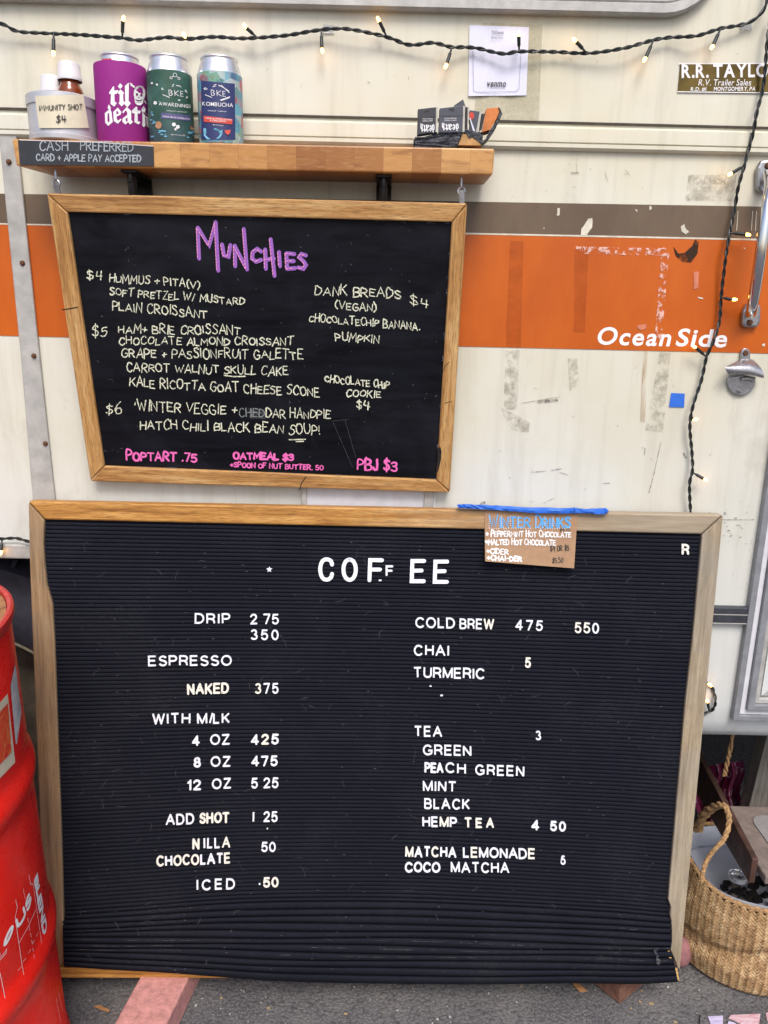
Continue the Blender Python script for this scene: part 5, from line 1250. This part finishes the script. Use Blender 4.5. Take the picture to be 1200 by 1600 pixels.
# ================================================================== PAPER, LIGHTS, BOTTLE OPENER
vp = thing('payment_notice', W3(780, 150), 'white sheet for mobile payment taped to the wall above the shelf', 'notice')
rows = []
for j in range(9):
    t = j/8; row = []
    for i in range(9):
        s_ = i/8; x = (733.5*(1-s_)+826.5*s_)*(1-t)+(731.8*(1-s_)+822.5*s_)*t; y = (39.3*(1-s_)+42.3*s_)*(1-t)+(150*(1-s_)+149*s_)*t
        row.append(W3(x, y, .0016+.0009*math.sin(i*1.3+j*.8)+.0012*(j/8)))
    rows.append(row)
MB().grid(rows).build('sheet', MT['paper'], vp, smooth=True)
b = MB(); font(b, WALL, 'Til Death', 767.8, 52.5, 787, 53, 4.6, .0042, 0, .012); font(b, WALL, '@tildeathnyc', 767.2, 60, 786.5, 60.2, 2.6, .0042); font(b, WALL, 'venmo', 760, 135, 790, 135.4, 10, .0042, 0, .02, .2, gap=.14)
b.build('notice_lettering', MT['ink'], vp)
b = MB()
for L in ([(739, 80), (740, 142), (745, 144), (806, 143), (811, 138), (814, 82)],): b.pline(WALL, L, .7, .0041)
b.build('card_outline', plain('pale grey print line', S(170, 170, 190), .5), vp)
def lights(pts, leads, lab, off=.0145, name='string_lights'):
    p0 = pts[0]; t = thing(name, W3(*pts[len(pts)//2], off), lab, 'string lights')
    C_ = smoothpath([W3(x, y, off+.004*math.sin(i*1.9)) for i, (x, y) in enumerate(pts)], 14)
    A, B = [], []
    s_ = 0
    for i, p in enumerate(C_):
        if i: s_ += (p-C_[i-1]).length
        d = (C_[min(i+1, len(C_)-1)]-C_[max(i-1, 0)]).normalized(); n1 = d.cross(Vector((0, 1, 0))).normalized(); n2 = Vector((0, 1, 0))
        a = s_/.032*2*math.pi; o_ = (n1*math.cos(a)+n2*math.sin(a))*.0015
        A.append(p+o_); B.append(p-o_)
    MB().tube(A, .0016, 6).tube(B, .0016, 6).build('cable', MT['cord'], t, smooth=True)
    for (bx, by), (tx, ty), (lx, ly) in leads:
        b0, b1, b2 = W3(bx, by, off+.002), W3(tx, ty, off+.006), W3(lx, ly, off+.008)
        sk = MB().tube([b0, b0+(b1-b0)*.3, b0+(b1-b0)*.35, b1], [.0014, .0016, .0026, .0028], 8).build('bulb_socket', MT['cord'], t, smooth=R(50))
        d = (b2-b1); d = d.normalized() if d.length > 1e-4 else Vector((0, -1, 0))
        MB().tube([b1-d*.0005, b1+d*.004, b1+d*.0065, b1+d*.008], [.0024, .0026, .0020, .0006], 8).build('bulb', MT['led'], sk, smooth=True)
lights([(-60, 30), (0, 36.8), (28, 49), (84, 52.5), (133, 55), (191, 59.5), (217, 63), (259, 58.5), (292, 61), (332, 57.7), (374, 60), (401, 59), (450, 55), (502, 46.5), (544, 45.5), (604, 57.8), (639, 70), (677, 67), (705, 73.5), (740, 74.5), (786, 84), (811, 80.5), (864, 81), (920, 83), (976, 75), (1021, 62.5), (1053, 58), (1088, 56), (1126, 44.5), (1165, 37), (1189, 21), (1200, -5), (1208, -60)],
       [((84, 52), (83.5, 80), (83.5, 86)), ((191, 60), (192, 33), (193, 27)), ((294, 61), (290, 58), (288, 55)), ((400, 57), (385, 44), (383, 41)), ((502, 47), (503, 76), (504, 82)), ((604, 57), (593, 34), (590.5, 29)), ((706, 75), (698, 100), (695, 107)), ((811, 79), (810.5, 57), (810.5, 50)), ((915, 81), (900, 65), (895, 60)), ((1021, 63), (1009, 90), (1005, 97)), ((1126, 45), (1114, 71), (1112, 75))],
       'dark fairy light string draped across the trailer above the shelf')
lights([(1206, 20), (1199, 63), (1195, 115), (1190, 147), (1182.5, 175), (1177, 206), (1168.5, 238), (1163, 259), (1153, 294), (1149, 320), (1140, 366), (1134, 402), (1127, 462), (1124, 502), (1114, 535), (1104, 558), (1096, 594), (1084, 630), (1078, 664), (1081, 705), (1082, 735), (1077.5, 756), (1079, 800), (1083, 860)],
       [((1163, 259), (1143, 271), (1139, 273)), ((1140, 364), (1165, 366), (1170, 367)), ((1127, 465), (1144, 468), (1148, 468)), ((1104, 558), (1087, 543), (1083, 541)), ((1080, 652), (1084, 655), (1086, 655)), ((1082, 738), (1099, 748), (1103, 750))],
       'dark fairy light string hanging down the right side over the orange stripe')
lights([(1085, 1062), (1103, 1066), (1110, 1071), (1115.6, 1081), (1118, 1096), (1115, 1107), (1108, 1112), (1095, 1118)], [((1106, 1068), (1107, 1068), (1109, 1070)), ((1108, 1111), (1105.5, 1097), (1104.5, 1092))], 'short loop of fairy lights peeking out right of the letter board', .006)
lights([(-40, 836), (-8, 840), (4, 842), (24, 841), (44, 846), (60, 850)], [((3, 843), (2, 860), (1, 866))], 'fairy light cable above the wheel arch left of the letter board', .021)
# cable clips
for (x, y) in ((513, 43), (1166, 39)):
    P = [W3(a, c_, .003) for a, c_ in ((x-8, y-5), (x+8, y-5), (x+9, y+8), (x-9, y+8))]
    tag(MB().prism(P[::-1], (0, .0025, 0)).build('cable_clip', MT['clearp'], None, bevel=.0008), 'clear plastic cable clip holding the light string, '+('near the middle of the wall' if x < 800 else 'at the upper right corner'), 'clip', 'clear clips holding the light string')
# bottle opener
zo = lambda a, c_: (a/3.9+1120, c_/3.9+230)
op = thing('bottle_opener', W3(1160, 615), 'cast metal bottle opener screwed to the wall under the orange stripe', 'bottle opener')
pt = [(62, 1430), (72, 1400), (140, 1390), (215, 1395), (240, 1400), (232, 1450), (210, 1490), (170, 1512), (130, 1514), (95, 1498), (72, 1470)]
MB().prism([W3(*zo(*p), .006) for p in pt][::-1], (0, .0055, 0)).build('back_plate', MT['cast'], op, bevel=.0015)
tabp = [zo(176+28*math.cos(R(a)), 1255+30*math.sin(R(-a))) for a in range(0, 181, 20)] + [zo(146, 1300), zo(206, 1300)]
MB().prism([W3(*p, .007) for p in tabp], (0, .0065, 0)).build('top_tab', MT['cast'], op, bevel=.0012)
hood = []
for (pts_, hh) in (([(140, 1290), (160, 1288), (180, 1288), (200, 1288), (215, 1290)], .005), ([(100, 1318), (140, 1308), (180, 1306), (215, 1308), (250, 1320)], .017), ([(50, 1338), (110, 1338), (180, 1335), (240, 1345), (287, 1368)], .027), ([(48, 1352), (105, 1366), (180, 1368), (240, 1382), (288, 1402)], .028), ([(80, 1396), (110, 1390), (170, 1385), (230, 1400), (285, 1412)], .025), ([(82, 1392), (112, 1384), (170, 1378), (228, 1392), (270, 1400)], .006)):
    hood.append([W3(*zo(*p), hh) for p in pts_])
b = MB().grid(hood); o_ = b.build('hood', MT['cast'], op, smooth=R(45))
md = o_.modifiers.new('sub', 'SUBSURF'); md.levels = md.render_levels = 2
MB().tube([W3(*zo(150, 1412), .008), W3(*zo(185, 1408), .010), W3(*zo(225, 1420), .008)], .003, 8).build('prying_lip', MT['steel'], op, smooth=True)
for p, mt in ((zo(176, 1255), 'rust'), (zo(133, 1490), 'steel')):
    MB().lathe([(0, .0026), (.0034, .0024), (.0046, .0008), (.0046, -.001)], W3(*p, .0072 if mt == 'rust' else .0062), 14, axis='y').build('screw', MT[mt], op, smooth=True)
    if mt == 'steel':
        c = W3(*p, .0090)
        for a in (.6, 2.17): d = Vector((math.cos(a), 0, math.sin(a)))*.0026; MB().tube([c-d, c+d], .0005, 5).build('screw_slot', MT['ink'], op)

# ================================================================== RED DRUM
RD = .288; HD = .838
yD = -.345
lo_, hi_ = -1.2, -.5
def tilt(cx): return Matrix.Translation((cx, yD, 0)) @ Matrix.Rotation(R(-1.8), 4, 'Y') @ Matrix.Translation((-cx, -yD, 0))   # it stands on sloping asphalt
def sil(cx):                                              # right silhouette of the rim at the drum's top
    best = -1e9
    for k in range(90):
        a = 2*math.pi*k/90; p = tilt(cx) @ Vector((cx+(RD+.006)*math.cos(a), yD+(RD+.006)*math.sin(a), HD))-CAM
        best = max(best, 600+FPX*p.dot(RGT)/p.dot(FWD))
    return best
for _ in range(40):
    mid = (lo_+hi_)/2
    if sil(mid) > 21: hi_ = mid
    else: lo_ = mid
xD = (lo_+hi_)/2
TM = tilt(xD)
def tl(mb): mb.v = [TM @ p for p in mb.v]; return mb
DR = thing('steel_drum', (xD, yD, 0), 'glossy red steel drum with white print standing left of the letter board', 'drum')
prof = [(RD-.01, .004), (RD+.004, .0), (RD+.006, .008), (RD+.004, .018), (RD, .022)]
for zc in (.285, .575):
    prof += [(RD, zc-.05), (RD-.002, zc-.034), (RD+.001, zc-.024), (RD+.006, zc-.010), (RD+.0075, zc), (RD+.006, zc+.010), (RD+.001, zc+.024), (RD-.002, zc+.034), (RD, zc+.05)]
prof += [(RD, HD-.03), (RD-.003, HD-.018)]
DM = tl(MB().lathe(prof, (xD, yD, 0), 110))
tl(MB().lathe([(RD-.003, HD-.020), (RD+.004, HD-.017), (RD+.007, HD-.008), (RD+.006, HD-.001), (RD+.002, HD+.001), (RD-.003, HD-.001), (RD-.005, HD-.012)], (xD, yD, 0), 110)).build('drum_rim', MT['drumrim'], DR, smooth=True)
tl(MB().lathe([(RD-.0048, HD-.006), (.2, HD-.005), (.1, HD-.007), (0, HD-.007)], (xD, yD, 0), 90)).build('drum_top', MT['cork'], DR, grain=(.3, 1, 0))
DS = Cyl(xD, yD, RD, TM); zl = lambda a, c_: (a/5, c_/5+1280); z8 = lambda a, c_: (a/4, c_/4+900)
b = MB(); h = .0012
def heavy(ch, o_, r_, u_, wp):
    wd, sts = CL[ch]; wd = max(wd, .1)
    for st in sts:
        q = []
        for p, n_ in zip(st, st[1:]): q += [(p[0]+(n_[0]-p[0])*t/4, p[1]+(n_[1]-p[1])*t/4) for t in range(4)]
        q.append(st[-1])
        if math.dist(st[0], st[-1]) < .01: q.append(q[1])
        b.pline(DS, [(o_[0]+r_[0]*a/wd+u_[0]*c_, o_[1]+r_[1]*a/wd+u_[1]*c_) for a, c_ in q], wp, h)
for ch, o_, r_, u_ in (('O', (8, 1479), (12, -25), (-1, -9)), ('U', (29, 1449), (11, -19), (-3.5, -11)), ('S', (43, 1424), (5.5, -17), (-3, -12)), ('I', (-2, 1494), (2, -3), (-3, -14))): heavy(ch, o_, r_, u_, 5.6)
for ch, o_, r_, u_ in (('B', (54, 1376), (2.2, 13), (4.0, -9)), ('L', (57, 1393), (2, 10), (4.2, -9)), ('E', (59, 1407), (2.2, 12), (4.6, -9)), ('N', (62, 1424), (2.5, 15), (4.8, -9)), ('D', (65.5, 1445), (2.3, 15), (5.2, -9))): heavy(ch, o_, r_, u_, 6)
b.build('drum_lettering', MT['white_print'], DR)
b = MB()
def dl(pts, wp=.9):
    q = []
    for p, n in zip(pts, pts[1:]): q += [(p[0]+(n[0]-p[0])*t/6, p[1]+(n[1]-p[1])*t/6) for t in range(6)]
    q.append(pts[-1]); b.pline(DS, [zl(*p) for p in q], wp, h)
for L in ([(225, 435), (240, 510), (258, 505)], [(258, 505), (300, 790), (340, 1080)], [(122, 628), (135, 690), (118, 765)], [(118, 765), (160, 1060), (210, 1370)], [(150, 965), (215, 850), (280, 705)], [(205, 1275), (270, 1150), (325, 1010)], [(0, 1200), (40, 1400), (78, 1570)], [(440, 1400), (475, 1590)], [(455, 1355), (490, 1500)], [(0, 1085), (50, 1020)], [(0, 1100), (45, 1050), (52, 1010)], [(20, 1590), (78, 1545)]): dl(L)
for A, B in (((180, 540), (195, 620)), ((200, 660), (206, 700)), ((215, 770), (222, 805)), ((225, 830), (232, 870)), ((236, 890), (243, 920)), ((245, 945), (252, 975)), ((254, 1005), (260, 1035)), ((262, 1060), (268, 1090)), ((270, 1120), (276, 1145)), ((280, 1170), (285, 1198)), ((140, 1182), (165, 1150)), ((178, 1115), (200, 1085)), ((220, 1048), (240, 1015)), ((250, 975), (268, 943)), ((280, 915), (296, 885)), ((30, 1505), (55, 1478)), ((0, 1550), (12, 1538))): dl([A, B], .7)
DM.add(b.v, b.f, 1)
b = MB(); b.patch(DS, [z8(-120, 930), z8(48, 735), z8(95, 1165), z8(-120, 1390)], .0012, 14, 6, 0); b.patch(DS, [z8(-120, 985), z8(50, 795), z8(72, 1100), z8(-120, 1310)], .0022, 14, 6, 1)
b.build('drum_label', [MT['offwhite'], MT['redlabel']], DR)
MB().patch(DS, [z8(92, 560), z8(98, 560), z8(134, 850), z8(66, 690)], .0012, 6, 4).patch(DS, [z8(66, 690), z8(134, 850), z8(106, 1050), z8(98, 1052)], .0012, 6, 4).build('bare_patch', MT['silver'], DR)
b = MB(); b.pline(DS, [zl(70, -660), zl(88, -590), zl(95, -640)], .8, .0012); DM.add(b.v, b.f, 1); DM.build('drum_body', [MT['drum'], MT['white_print']], DR, smooth=R(60))

# ================================================================== GROUND THINGS
def brick(q, z, name, lab, mt, hgt):
    H_ = hplane(z); P = [H_.p3(*p) for p in q]
    b = MB().hexa([Vector((p.x, p.y, .0004)) for p in P], P)
    o = b.build(name, mt, None, bevel=.004); tag(o, lab, 'brick'); 
    return o
H_ = hplane(.058); A = H_.p3(222, 1520); B = H_.p3(300, 1522); d = (H_.p3(178, 1600)-A); d.z = 0; d = d.normalized()*.20
n_ = (B-A).normalized()*.092
P = [A-d*.3, A+n_-d*.3, A+n_+d*.72, A+d*.72]
o = MB().hexa([Vector((p.x, p.y, .0004)) for p in P], P).build('brick', [MT['brick']], None, bevel=.004, seg=3); tag(o, 'pink brick propping the letter board near the red drum', 'brick')
Gp = GROUND.p3(968, 1571); a1 = R(128); a2 = R(38)
u1 = Vector((math.cos(a1), math.sin(a1), 0)); u2 = Vector((math.cos(a2), math.sin(a2), 0))
P = [Gp, Gp+u2*.092, Gp+u2*.092+u1*.2, Gp+u1*.2]
o = MB().hexa([Vector((p.x, p.y, .0004)) for p in P], [Vector((p.x, p.y, .058)) for p in P]).build('brick', MT['brickside'], None, bevel=.004, seg=3); tag(o, 'brown brick with its corner poking out under the letter board right end', 'brick')
def rock(px_, py_, r_, mt, lab, sq=(1, 1, 1), y=None, cat='rock', name='rock', grp=None, z=None):
    c = GROUND.p3(px_, py_)
    if y is not None:
        dd = ray(px_, py_); c = CAM+dd*((y-CAM.y)/dd.y)
    if z is not None: c.z = z
    bm = bmesh.new(); bmesh.ops.create_icosphere(bm, subdivisions=3, radius=1)
    sd_ = [Vector((RND.uniform(-1, 1), RND.uniform(-1, 1), RND.uniform(-1, 1))).normalized() for _ in range(9)]
    b = MB(); vs = []
    for v in bm.verts:
        k = 1
        for q in sd_: k -= max(0, v.co.dot(q)-.55)*.22
        vs.append(Vector((v.co.x*sq[0], v.co.y*sq[1], v.co.z*sq[2]))*r_*k)
    zlo = min(v.z for v in vs); base_z = 0 if (y is None and z is None) else c.z+zlo
    b.add([Vector((c.x+v.x, c.y+v.y, v.z-zlo+max(0, base_z))) for v in vs], [[v.index for v in f_.verts] for f_ in bm.faces]); bm.free()
    return tag(b.build(name, mt, None, smooth=R(60)), lab, cat, grp)
rock(1058, 1503, .034, MT['stone'], 'small pinkish stone between the letter board and the basket', (.9, .8, 1.05))
rk = plain('dusty grey rock', S(128, 120, 110), .9, 0, .5, 40, .6, 80); rk2 = plain('rusty brown rubble', S(120, 84, 58), .9, 0, .5, 40, .6, 80)
rock(28, 1205, .075, rk, 'dusty grey rock under the trailer beside the drum', (1, 1, .8)); rock(50, 1120, .06, rk2, 'brown rubble lump under the trailer behind the grey rock', (1, 1, .8)); rock(45, 1165, .06, rk2, 'flat brown rubble lump touching the grey rock', (1.1, .8, .6))
lg = MB().tube([GROUND.p3(-30, 1268)+Vector((0, 0, .05)), GROUND.p3(90, 1252)+Vector((0, 0, .05))], .05, 14); tag(lg.build('log', MT['post'], None, smooth=R(50), grain=(1, 0, 0)), 'weathered log lying under the trailer behind the letter board left edge', 'log')
# leaf and scraps
P = [GROUND.p3(*q) for q in ((892, 1535), (899, 1537), (912, 1545), (918, 1552), (906, 1553), (898, 1546))]
tag(MB().prism([Vector((p.x, p.y, .004+.002*(i % 2))) for i, p in enumerate(P)], (0, 0, -.0006)).build('dry_leaf', MT['leafdry'], None), 'dry tan leaf on the asphalt beside the brown brick', 'leaf')
P = [GROUND.p3(*q) for q in ((146, 1576), (156, 1574), (172, 1582), (170, 1585), (156, 1581))]
tag(MB().prism([Vector((p.x, p.y, .006)) for p in P], (0, 0, -.0008)).build('dry_leaf', MT['leafdry'], None), 'thin dry leaf on the asphalt between the drum and the pink brick', 'leaf')
b = MB()
for _ in range(420):
    x, y = RND.uniform(95, 1210), RND.uniform(1528, 1612); c = GROUND.p3(x, y); s_ = RND.choice([.0006, .0007, .0008, .001, .0013, .002])
    if RND.random() < .15: c = Vector((RND.uniform(-.6, .9), RND.uniform(-.6, .3), 0))
    q = [c+Vector((math.cos(a+x)*s_*RND.uniform(.5, 1.5), math.sin(a+x)*s_*RND.uniform(.5, 1.5), .0006)) for a in (0, 1.4, 2.9, 4.4)]
    b.hexa(q, [p+Vector((0, 0, s_*.8)) for p in q], RND.choice([0, 0, 1, 1, 1, 1, 0, 1, 1, 0, 1, 2]))
for (x, y, l_) in ((1017, 1569, 9), (1055, 1598, 6), (1098, 1594, 5), (346, 1560, 4), (292, 1570, 5), (1000, 1566, 4), (420, 1576, 6), (540, 1585, 6)):
    c = GROUND.p3(x, y); b.hexa([c+Vector((-l_*.0005, -.001, .0005)), c+Vector((l_*.0005, -.002, .0005)), c+Vector((l_*.0006, .001, .0005)), c+Vector((-l_*.0004, .001, .0005))], [c+Vector((-l_*.0005, -.001, .002)), c+Vector((l_*.0005, -.002, .003)), c+Vector((l_*.0006, .001, .002)), c+Vector((-l_*.0004, .001, .003))], 2)
o = b.build('ground_debris', [plain('pale grit', S(200, 198, 190), .8), plain('grey grit', S(120, 118, 116), .9), plain('wood chips', S(186, 158, 112), .8)], None); o['kind'] = 'stuff'; o['label'] = 'scattered grit and wood chips on the asphalt'; o['category'] = 'grit'
# mosaic stepping stone at the lower right corner
ms = thing('mosaic_stone', GROUND.p3(1160, 1605), 'mosaic stepping stone of pink and lilac tile pieces near the basket', 'stepping stone')
slab = hplane(.006)
MB().prism([Vector((p.x, p.y, .006)) for p in [GROUND.p3(*q) for q in ((1094, 1589), (1230, 1581), (1250, 1720), (1085, 1720))]], (0, 0, -.0056)).build('grout_slab', MT['asphalt'], ms)
for q, mt in (([(1105.5, 1589.5), (1129.5, 1588.5), (1129, 1604), (1114, 1612)], 'tilelilac'), ([(1142, 1587.5), (1188, 1585.5), (1185, 1606), (1172, 1609), (1146, 1595), (1138, 1592)], 'tilepink'), ([(1196, 1584), (1222, 1583), (1224, 1600), (1198, 1595)], 'tilepink'), ([(1138, 1597), (1146, 1599), (1168, 1612), (1135, 1640), (1133, 1610)], 'tilelilac'), ([(1190, 1602), (1222, 1606), (1222, 1650), (1180, 1650)], 'tilepink'), ([(1108, 1620), (1130, 1612), (1130, 1660), (1100, 1660)], 'tilepink')):
    MB().prism([slab.p3(*p)+Vector((0, 0, .003)) for p in q], (0, 0, -.0028), tri=True).build('tile', MT[mt], ms, bevel=.0006)

# ================================================================== BASKET
BX, BY = .782, .062
def brad(z): return interp([(0, .142), (.01, .152), (.05, .162), (.085, .158), (.105, .164), (.15, .166), (.2, .160), (.235, .156), (.3, .154)], z)
def squash(a, z): return -.010*math.exp(-((z-.095-.05*(a+.5))/.014)**2)*math.exp(-((a+.1)/1.0)**2)
def rimz(a):                                              # a = 0 at the front, rises to the left handle and back
    return .186+.020*math.cos(a)+.05*math.exp(-((a-R(-88))/.5)**2)
BK = thing('basket', (BX, BY, 0), 'woven seagrass basket with braided handle holding a white liner', 'basket')
b = MB(); rows = []; NA = 72
for i in range(25):
    t = i/24; row = []
    for k in range(NA+1):
        a = -math.pi+2*math.pi*k/NA; z = rimz(a)*t; r_ = brad(z)-.0035+squash(a, z); row.append((BX+r_*math.sin(a), BY-r_*math.cos(a), z+.001))
    rows.append(row)
b.grid(rows); b.add([(BX+.142*math.sin(R(k*10)), BY-.142*math.cos(R(k*10)), .002) for k in range(36)], [list(range(36))])
bb = b.build('basket_body', MT['strawdark'], BK, smooth=True)
b = MB(); cz = .0051; q2 = math.sqrt(2)
def strand(pc, qc, along):
    ln, wd = cz*1.14, cz*.46; jt = RND.uniform(-.06, .06); lift = RND.uniform(0, .0006); g_ = []
    for s_ in (-1, -.5, .5, 1):
        row = []
        for q in (-1, 0, 1):
            e, f_ = s_*ln, q*wd+s_*ln*jt; p_, q_ = (pc+e, qc+f_) if along else (pc+f_, qc+e)
            ss, zz = (p_-q_)/q2, (p_+q_)/q2; zz = max(.001, zz); aa = ss/.160; zz = min(zz, rimz(aa)+.001)
            r_ = brad(zz)+squash(aa, zz)+.0002+.0026*(1-s_*s_*.85)+(.0007 if q == 0 else -.0002)+lift
            row.append((BX+r_*math.sin(aa), BY-r_*math.cos(aa), zz))
        g_.append(row)
    b.grid(g_)
for i in range(-80, 125):
    for j in range(-80, 125):
        for along, m_ in ((True, 0), (False, 1)):
            if (i-j) % 4 == 0 and along: pc, qc = (i+1)*cz, (j+.5)*cz
            elif (j-i-1) % 4 == 0 and not along: pc, qc = (i+.5)*cz, (j+1)*cz
            else: continue
            z_ = (pc+qc)/q2; a_ = (pc-qc)/q2/.160
            if z_ < .003 or abs(a_) > 2.2 or z_ > rimz(a_)-.002: continue
            strand(pc, qc, along)
b.build('weave', MT['straw'], BK, smooth=True)['kind'] = 'stuff'
b = MB()
for sft in (0, math.pi):                                  # rim binding
    P = []
    for k in range(181):
        a = -math.pi+2*math.pi*k/180; z = rimz(a); ph = k*1.1+sft
        P.append(Vector((BX+(brad(z)-.0015+.0022*math.cos(ph))*math.sin(a), BY-(brad(z)-.0015+.0022*math.cos(ph))*math.cos(a), z+.0022*math.sin(ph))))
    b.tube(P, .003, 6)
b.build('rim_binding', MT['rope'], BK, smooth=True)
# braided handle
hp = [(1090, 1296, .11, .012), (1099, 1274, .08, .011), (1116, 1261, .05, .009), (1131, 1259, .025, .007), (1138.5, 1273, .01, .006), (1138, 1292, -.005, .0058), (1131, 1311, -.02, .0055), (1117, 1327, -.03, .005), (1106, 1342, -.034, .005), (1101, 1352, -.040, .005), (1098, 1366, -.048, .0048), (1096, 1378, -.052, .004)]
pts = []
for (x, y, yy, r_) in hp: d = ray(x, y); pts.append(CAM+d*((yy-CAM.y)/d.y))
path = smoothpath(pts, 14); n = len(path)
b = MB()
for s_ in range(3):
    P = []; rs = []
    for i, p in enumerate(path):
        f_ = i/(n-1)*(len(hp)-1); k = min(int(f_), len(hp)-2); rr_ = hp[k][3]+(hp[k+1][3]-hp[k][3])*(f_-k)
        d = (path[min(i+1, n-1)]-path[max(i-1, 0)]).normalized(); e1 = d.cross(Vector((0, 1, .2))).normalized(); e2 = d.cross(e1)
        a = i*.27+s_*2.094; P.append(p+(e1*math.cos(a)+e2*math.sin(a))*rr_*.42+Vector((RND.uniform(-1, 1), RND.uniform(-1, 1), RND.uniform(-1, 1)))*.0007); rs.append(rr_*.5*(1+.12*math.sin(i*1.1+s_)))
    b.tube(P, rs, 8)
b.build('handle', MT['rope'], BK, smooth=True)
b = MB(); rows = []
for (kr, zf) in ((.151, .004), (.149, -.004), (.146, -.02), (.142, -.06), (.138, -.10), (.05, -.115), (0.001, -.115)):
    rows.append([(BX+kr*(1+.015*math.sin(5*k*.1047+zf*40))*math.sin(R(k*6)), BY-kr*(1+.015*math.sin(5*k*.1047+zf*40))*math.cos(R(k*6)), (rimz(R(k*6) if k*6 <= 180 else R(k*6-360)) if kr > .14 else .225)+zf) for k in range(61)])
b.grid(rows).build('liner', MT['liner'], BK, smooth=True)
zc_ = .116
b = MB()
for _ in range(70):
    a = RND.uniform(0, 6.3); r_ = .085*math.sqrt(RND.random()); c = Vector((BX+.02+r_*math.sin(a), BY-.035-r_*.8*math.cos(a), zc_+RND.uniform(0, .02))); s_ = RND.uniform(.006, .014)
    q = [c+Vector((math.cos(k*1.57+a)*s_, math.sin(k*1.57+a)*s_*.7, 0)) for k in range(4)]
    b.hexa(q, [p+Vector((RND.uniform(-.003, .003), RND.uniform(-.003, .003), s_*.8)) for p in q], RND.choice([0, 0, 0, 1]))
o = b.build('charred_scraps', [MT['ash'], rk], None); o['kind'] = 'stuff'; o['label'] = 'dark charred scraps and stones lying in the basket liner'; o['category'] = 'scraps'
d = ray(1153, 1371); c = CAM+d*((-.02-CAM.y)/d.y)
b = MB().lathe([(.012, 0), (.017, .001), (.019, .006), (.017, .011), (.013, .012)], (c.x, c.y, c.z-.004), 28); tag(b.build('plastic_cup', MT['clearp'], None, smooth=True), 'small crushed clear plastic cup on the scraps in the basket', 'cup')

# ================================================================== UNDER THE TRAILER, RIGHT
d = ray(1190, 1200); P0_ = CAM+d*((.22-CAM.y)/d.y)
pl = Pl((0, .22, 0), (1, 0, 0), (0, 0, 1)); q = [pl.p3(*p) for p in ((1187, 1160), (1215, 1160), (1210, 1250), (1170, 1250))]
b = MB(); x0_ = q[3].x; x1_ = q[2].x
b.hexa([(q[3].x-.015, .22, .0), (q[3].x+.075, .22, .0), (q[3].x+.075, .26, .0), (q[3].x-.015, .26, .0)], [(q[3].x+.03, .22, zb+.03), (q[3].x+.12, .22, zb+.03), (q[3].x+.12, .26, zb+.03), (q[3].x+.03, .26, zb+.03)])
tag(b.build('wooden_post', MT['post'], None, bevel=.002, grain=(0, 0, 1)), 'grey weathered wooden post under the trailer behind the step', 'post')
pl = Pl((0, .30, 0), (1, 0, 0), (0, 0, 1)); b = MB()
rows = []
for j in range(15):
    t = j/14; row = []
    for i in range(21):
        s_ = i/20; px_ = 1086+74*s_+4*math.sin(j*.7); py_ = 1188+(1290-1188)*t+12*(1-s_)*(1-t)
        row.append(pl.p3(px_, py_, .02*math.sin(i*.9+j*.15)+.012*math.sin(i*2.1+1)))
    rows.append(row)
tag(b.grid(rows).build('bandana_cloth', MT['bandana'], None, smooth=True), 'maroon paisley bandana cloth hanging in the dark behind the basket handle', 'cloth')
p_ = [(1142, 1164, .12), (1138, 1185, .125), (1134, 1203, .13), (1132, 1212, .13)]; P = []
for (x, y, yy) in p_: d = ray(x, y); P.append(CAM+d*((yy-CAM.y)/d.y))
P = [Vector((P[0].x+.003, P[0].y, zb+.04))]+P
b = MB(); path = smoothpath(P, 10)
for s_ in (0, math.pi): b.tube([p+Vector((math.cos(i*.5+s_), math.sin(i*.5+s_), 0))*.0022 for i, p in enumerate(path)], .003, 6)
tag(b.build('rope', MT['rope'], None, smooth=True), 'short piece of tan rope hanging under the trailer by the step', 'rope')
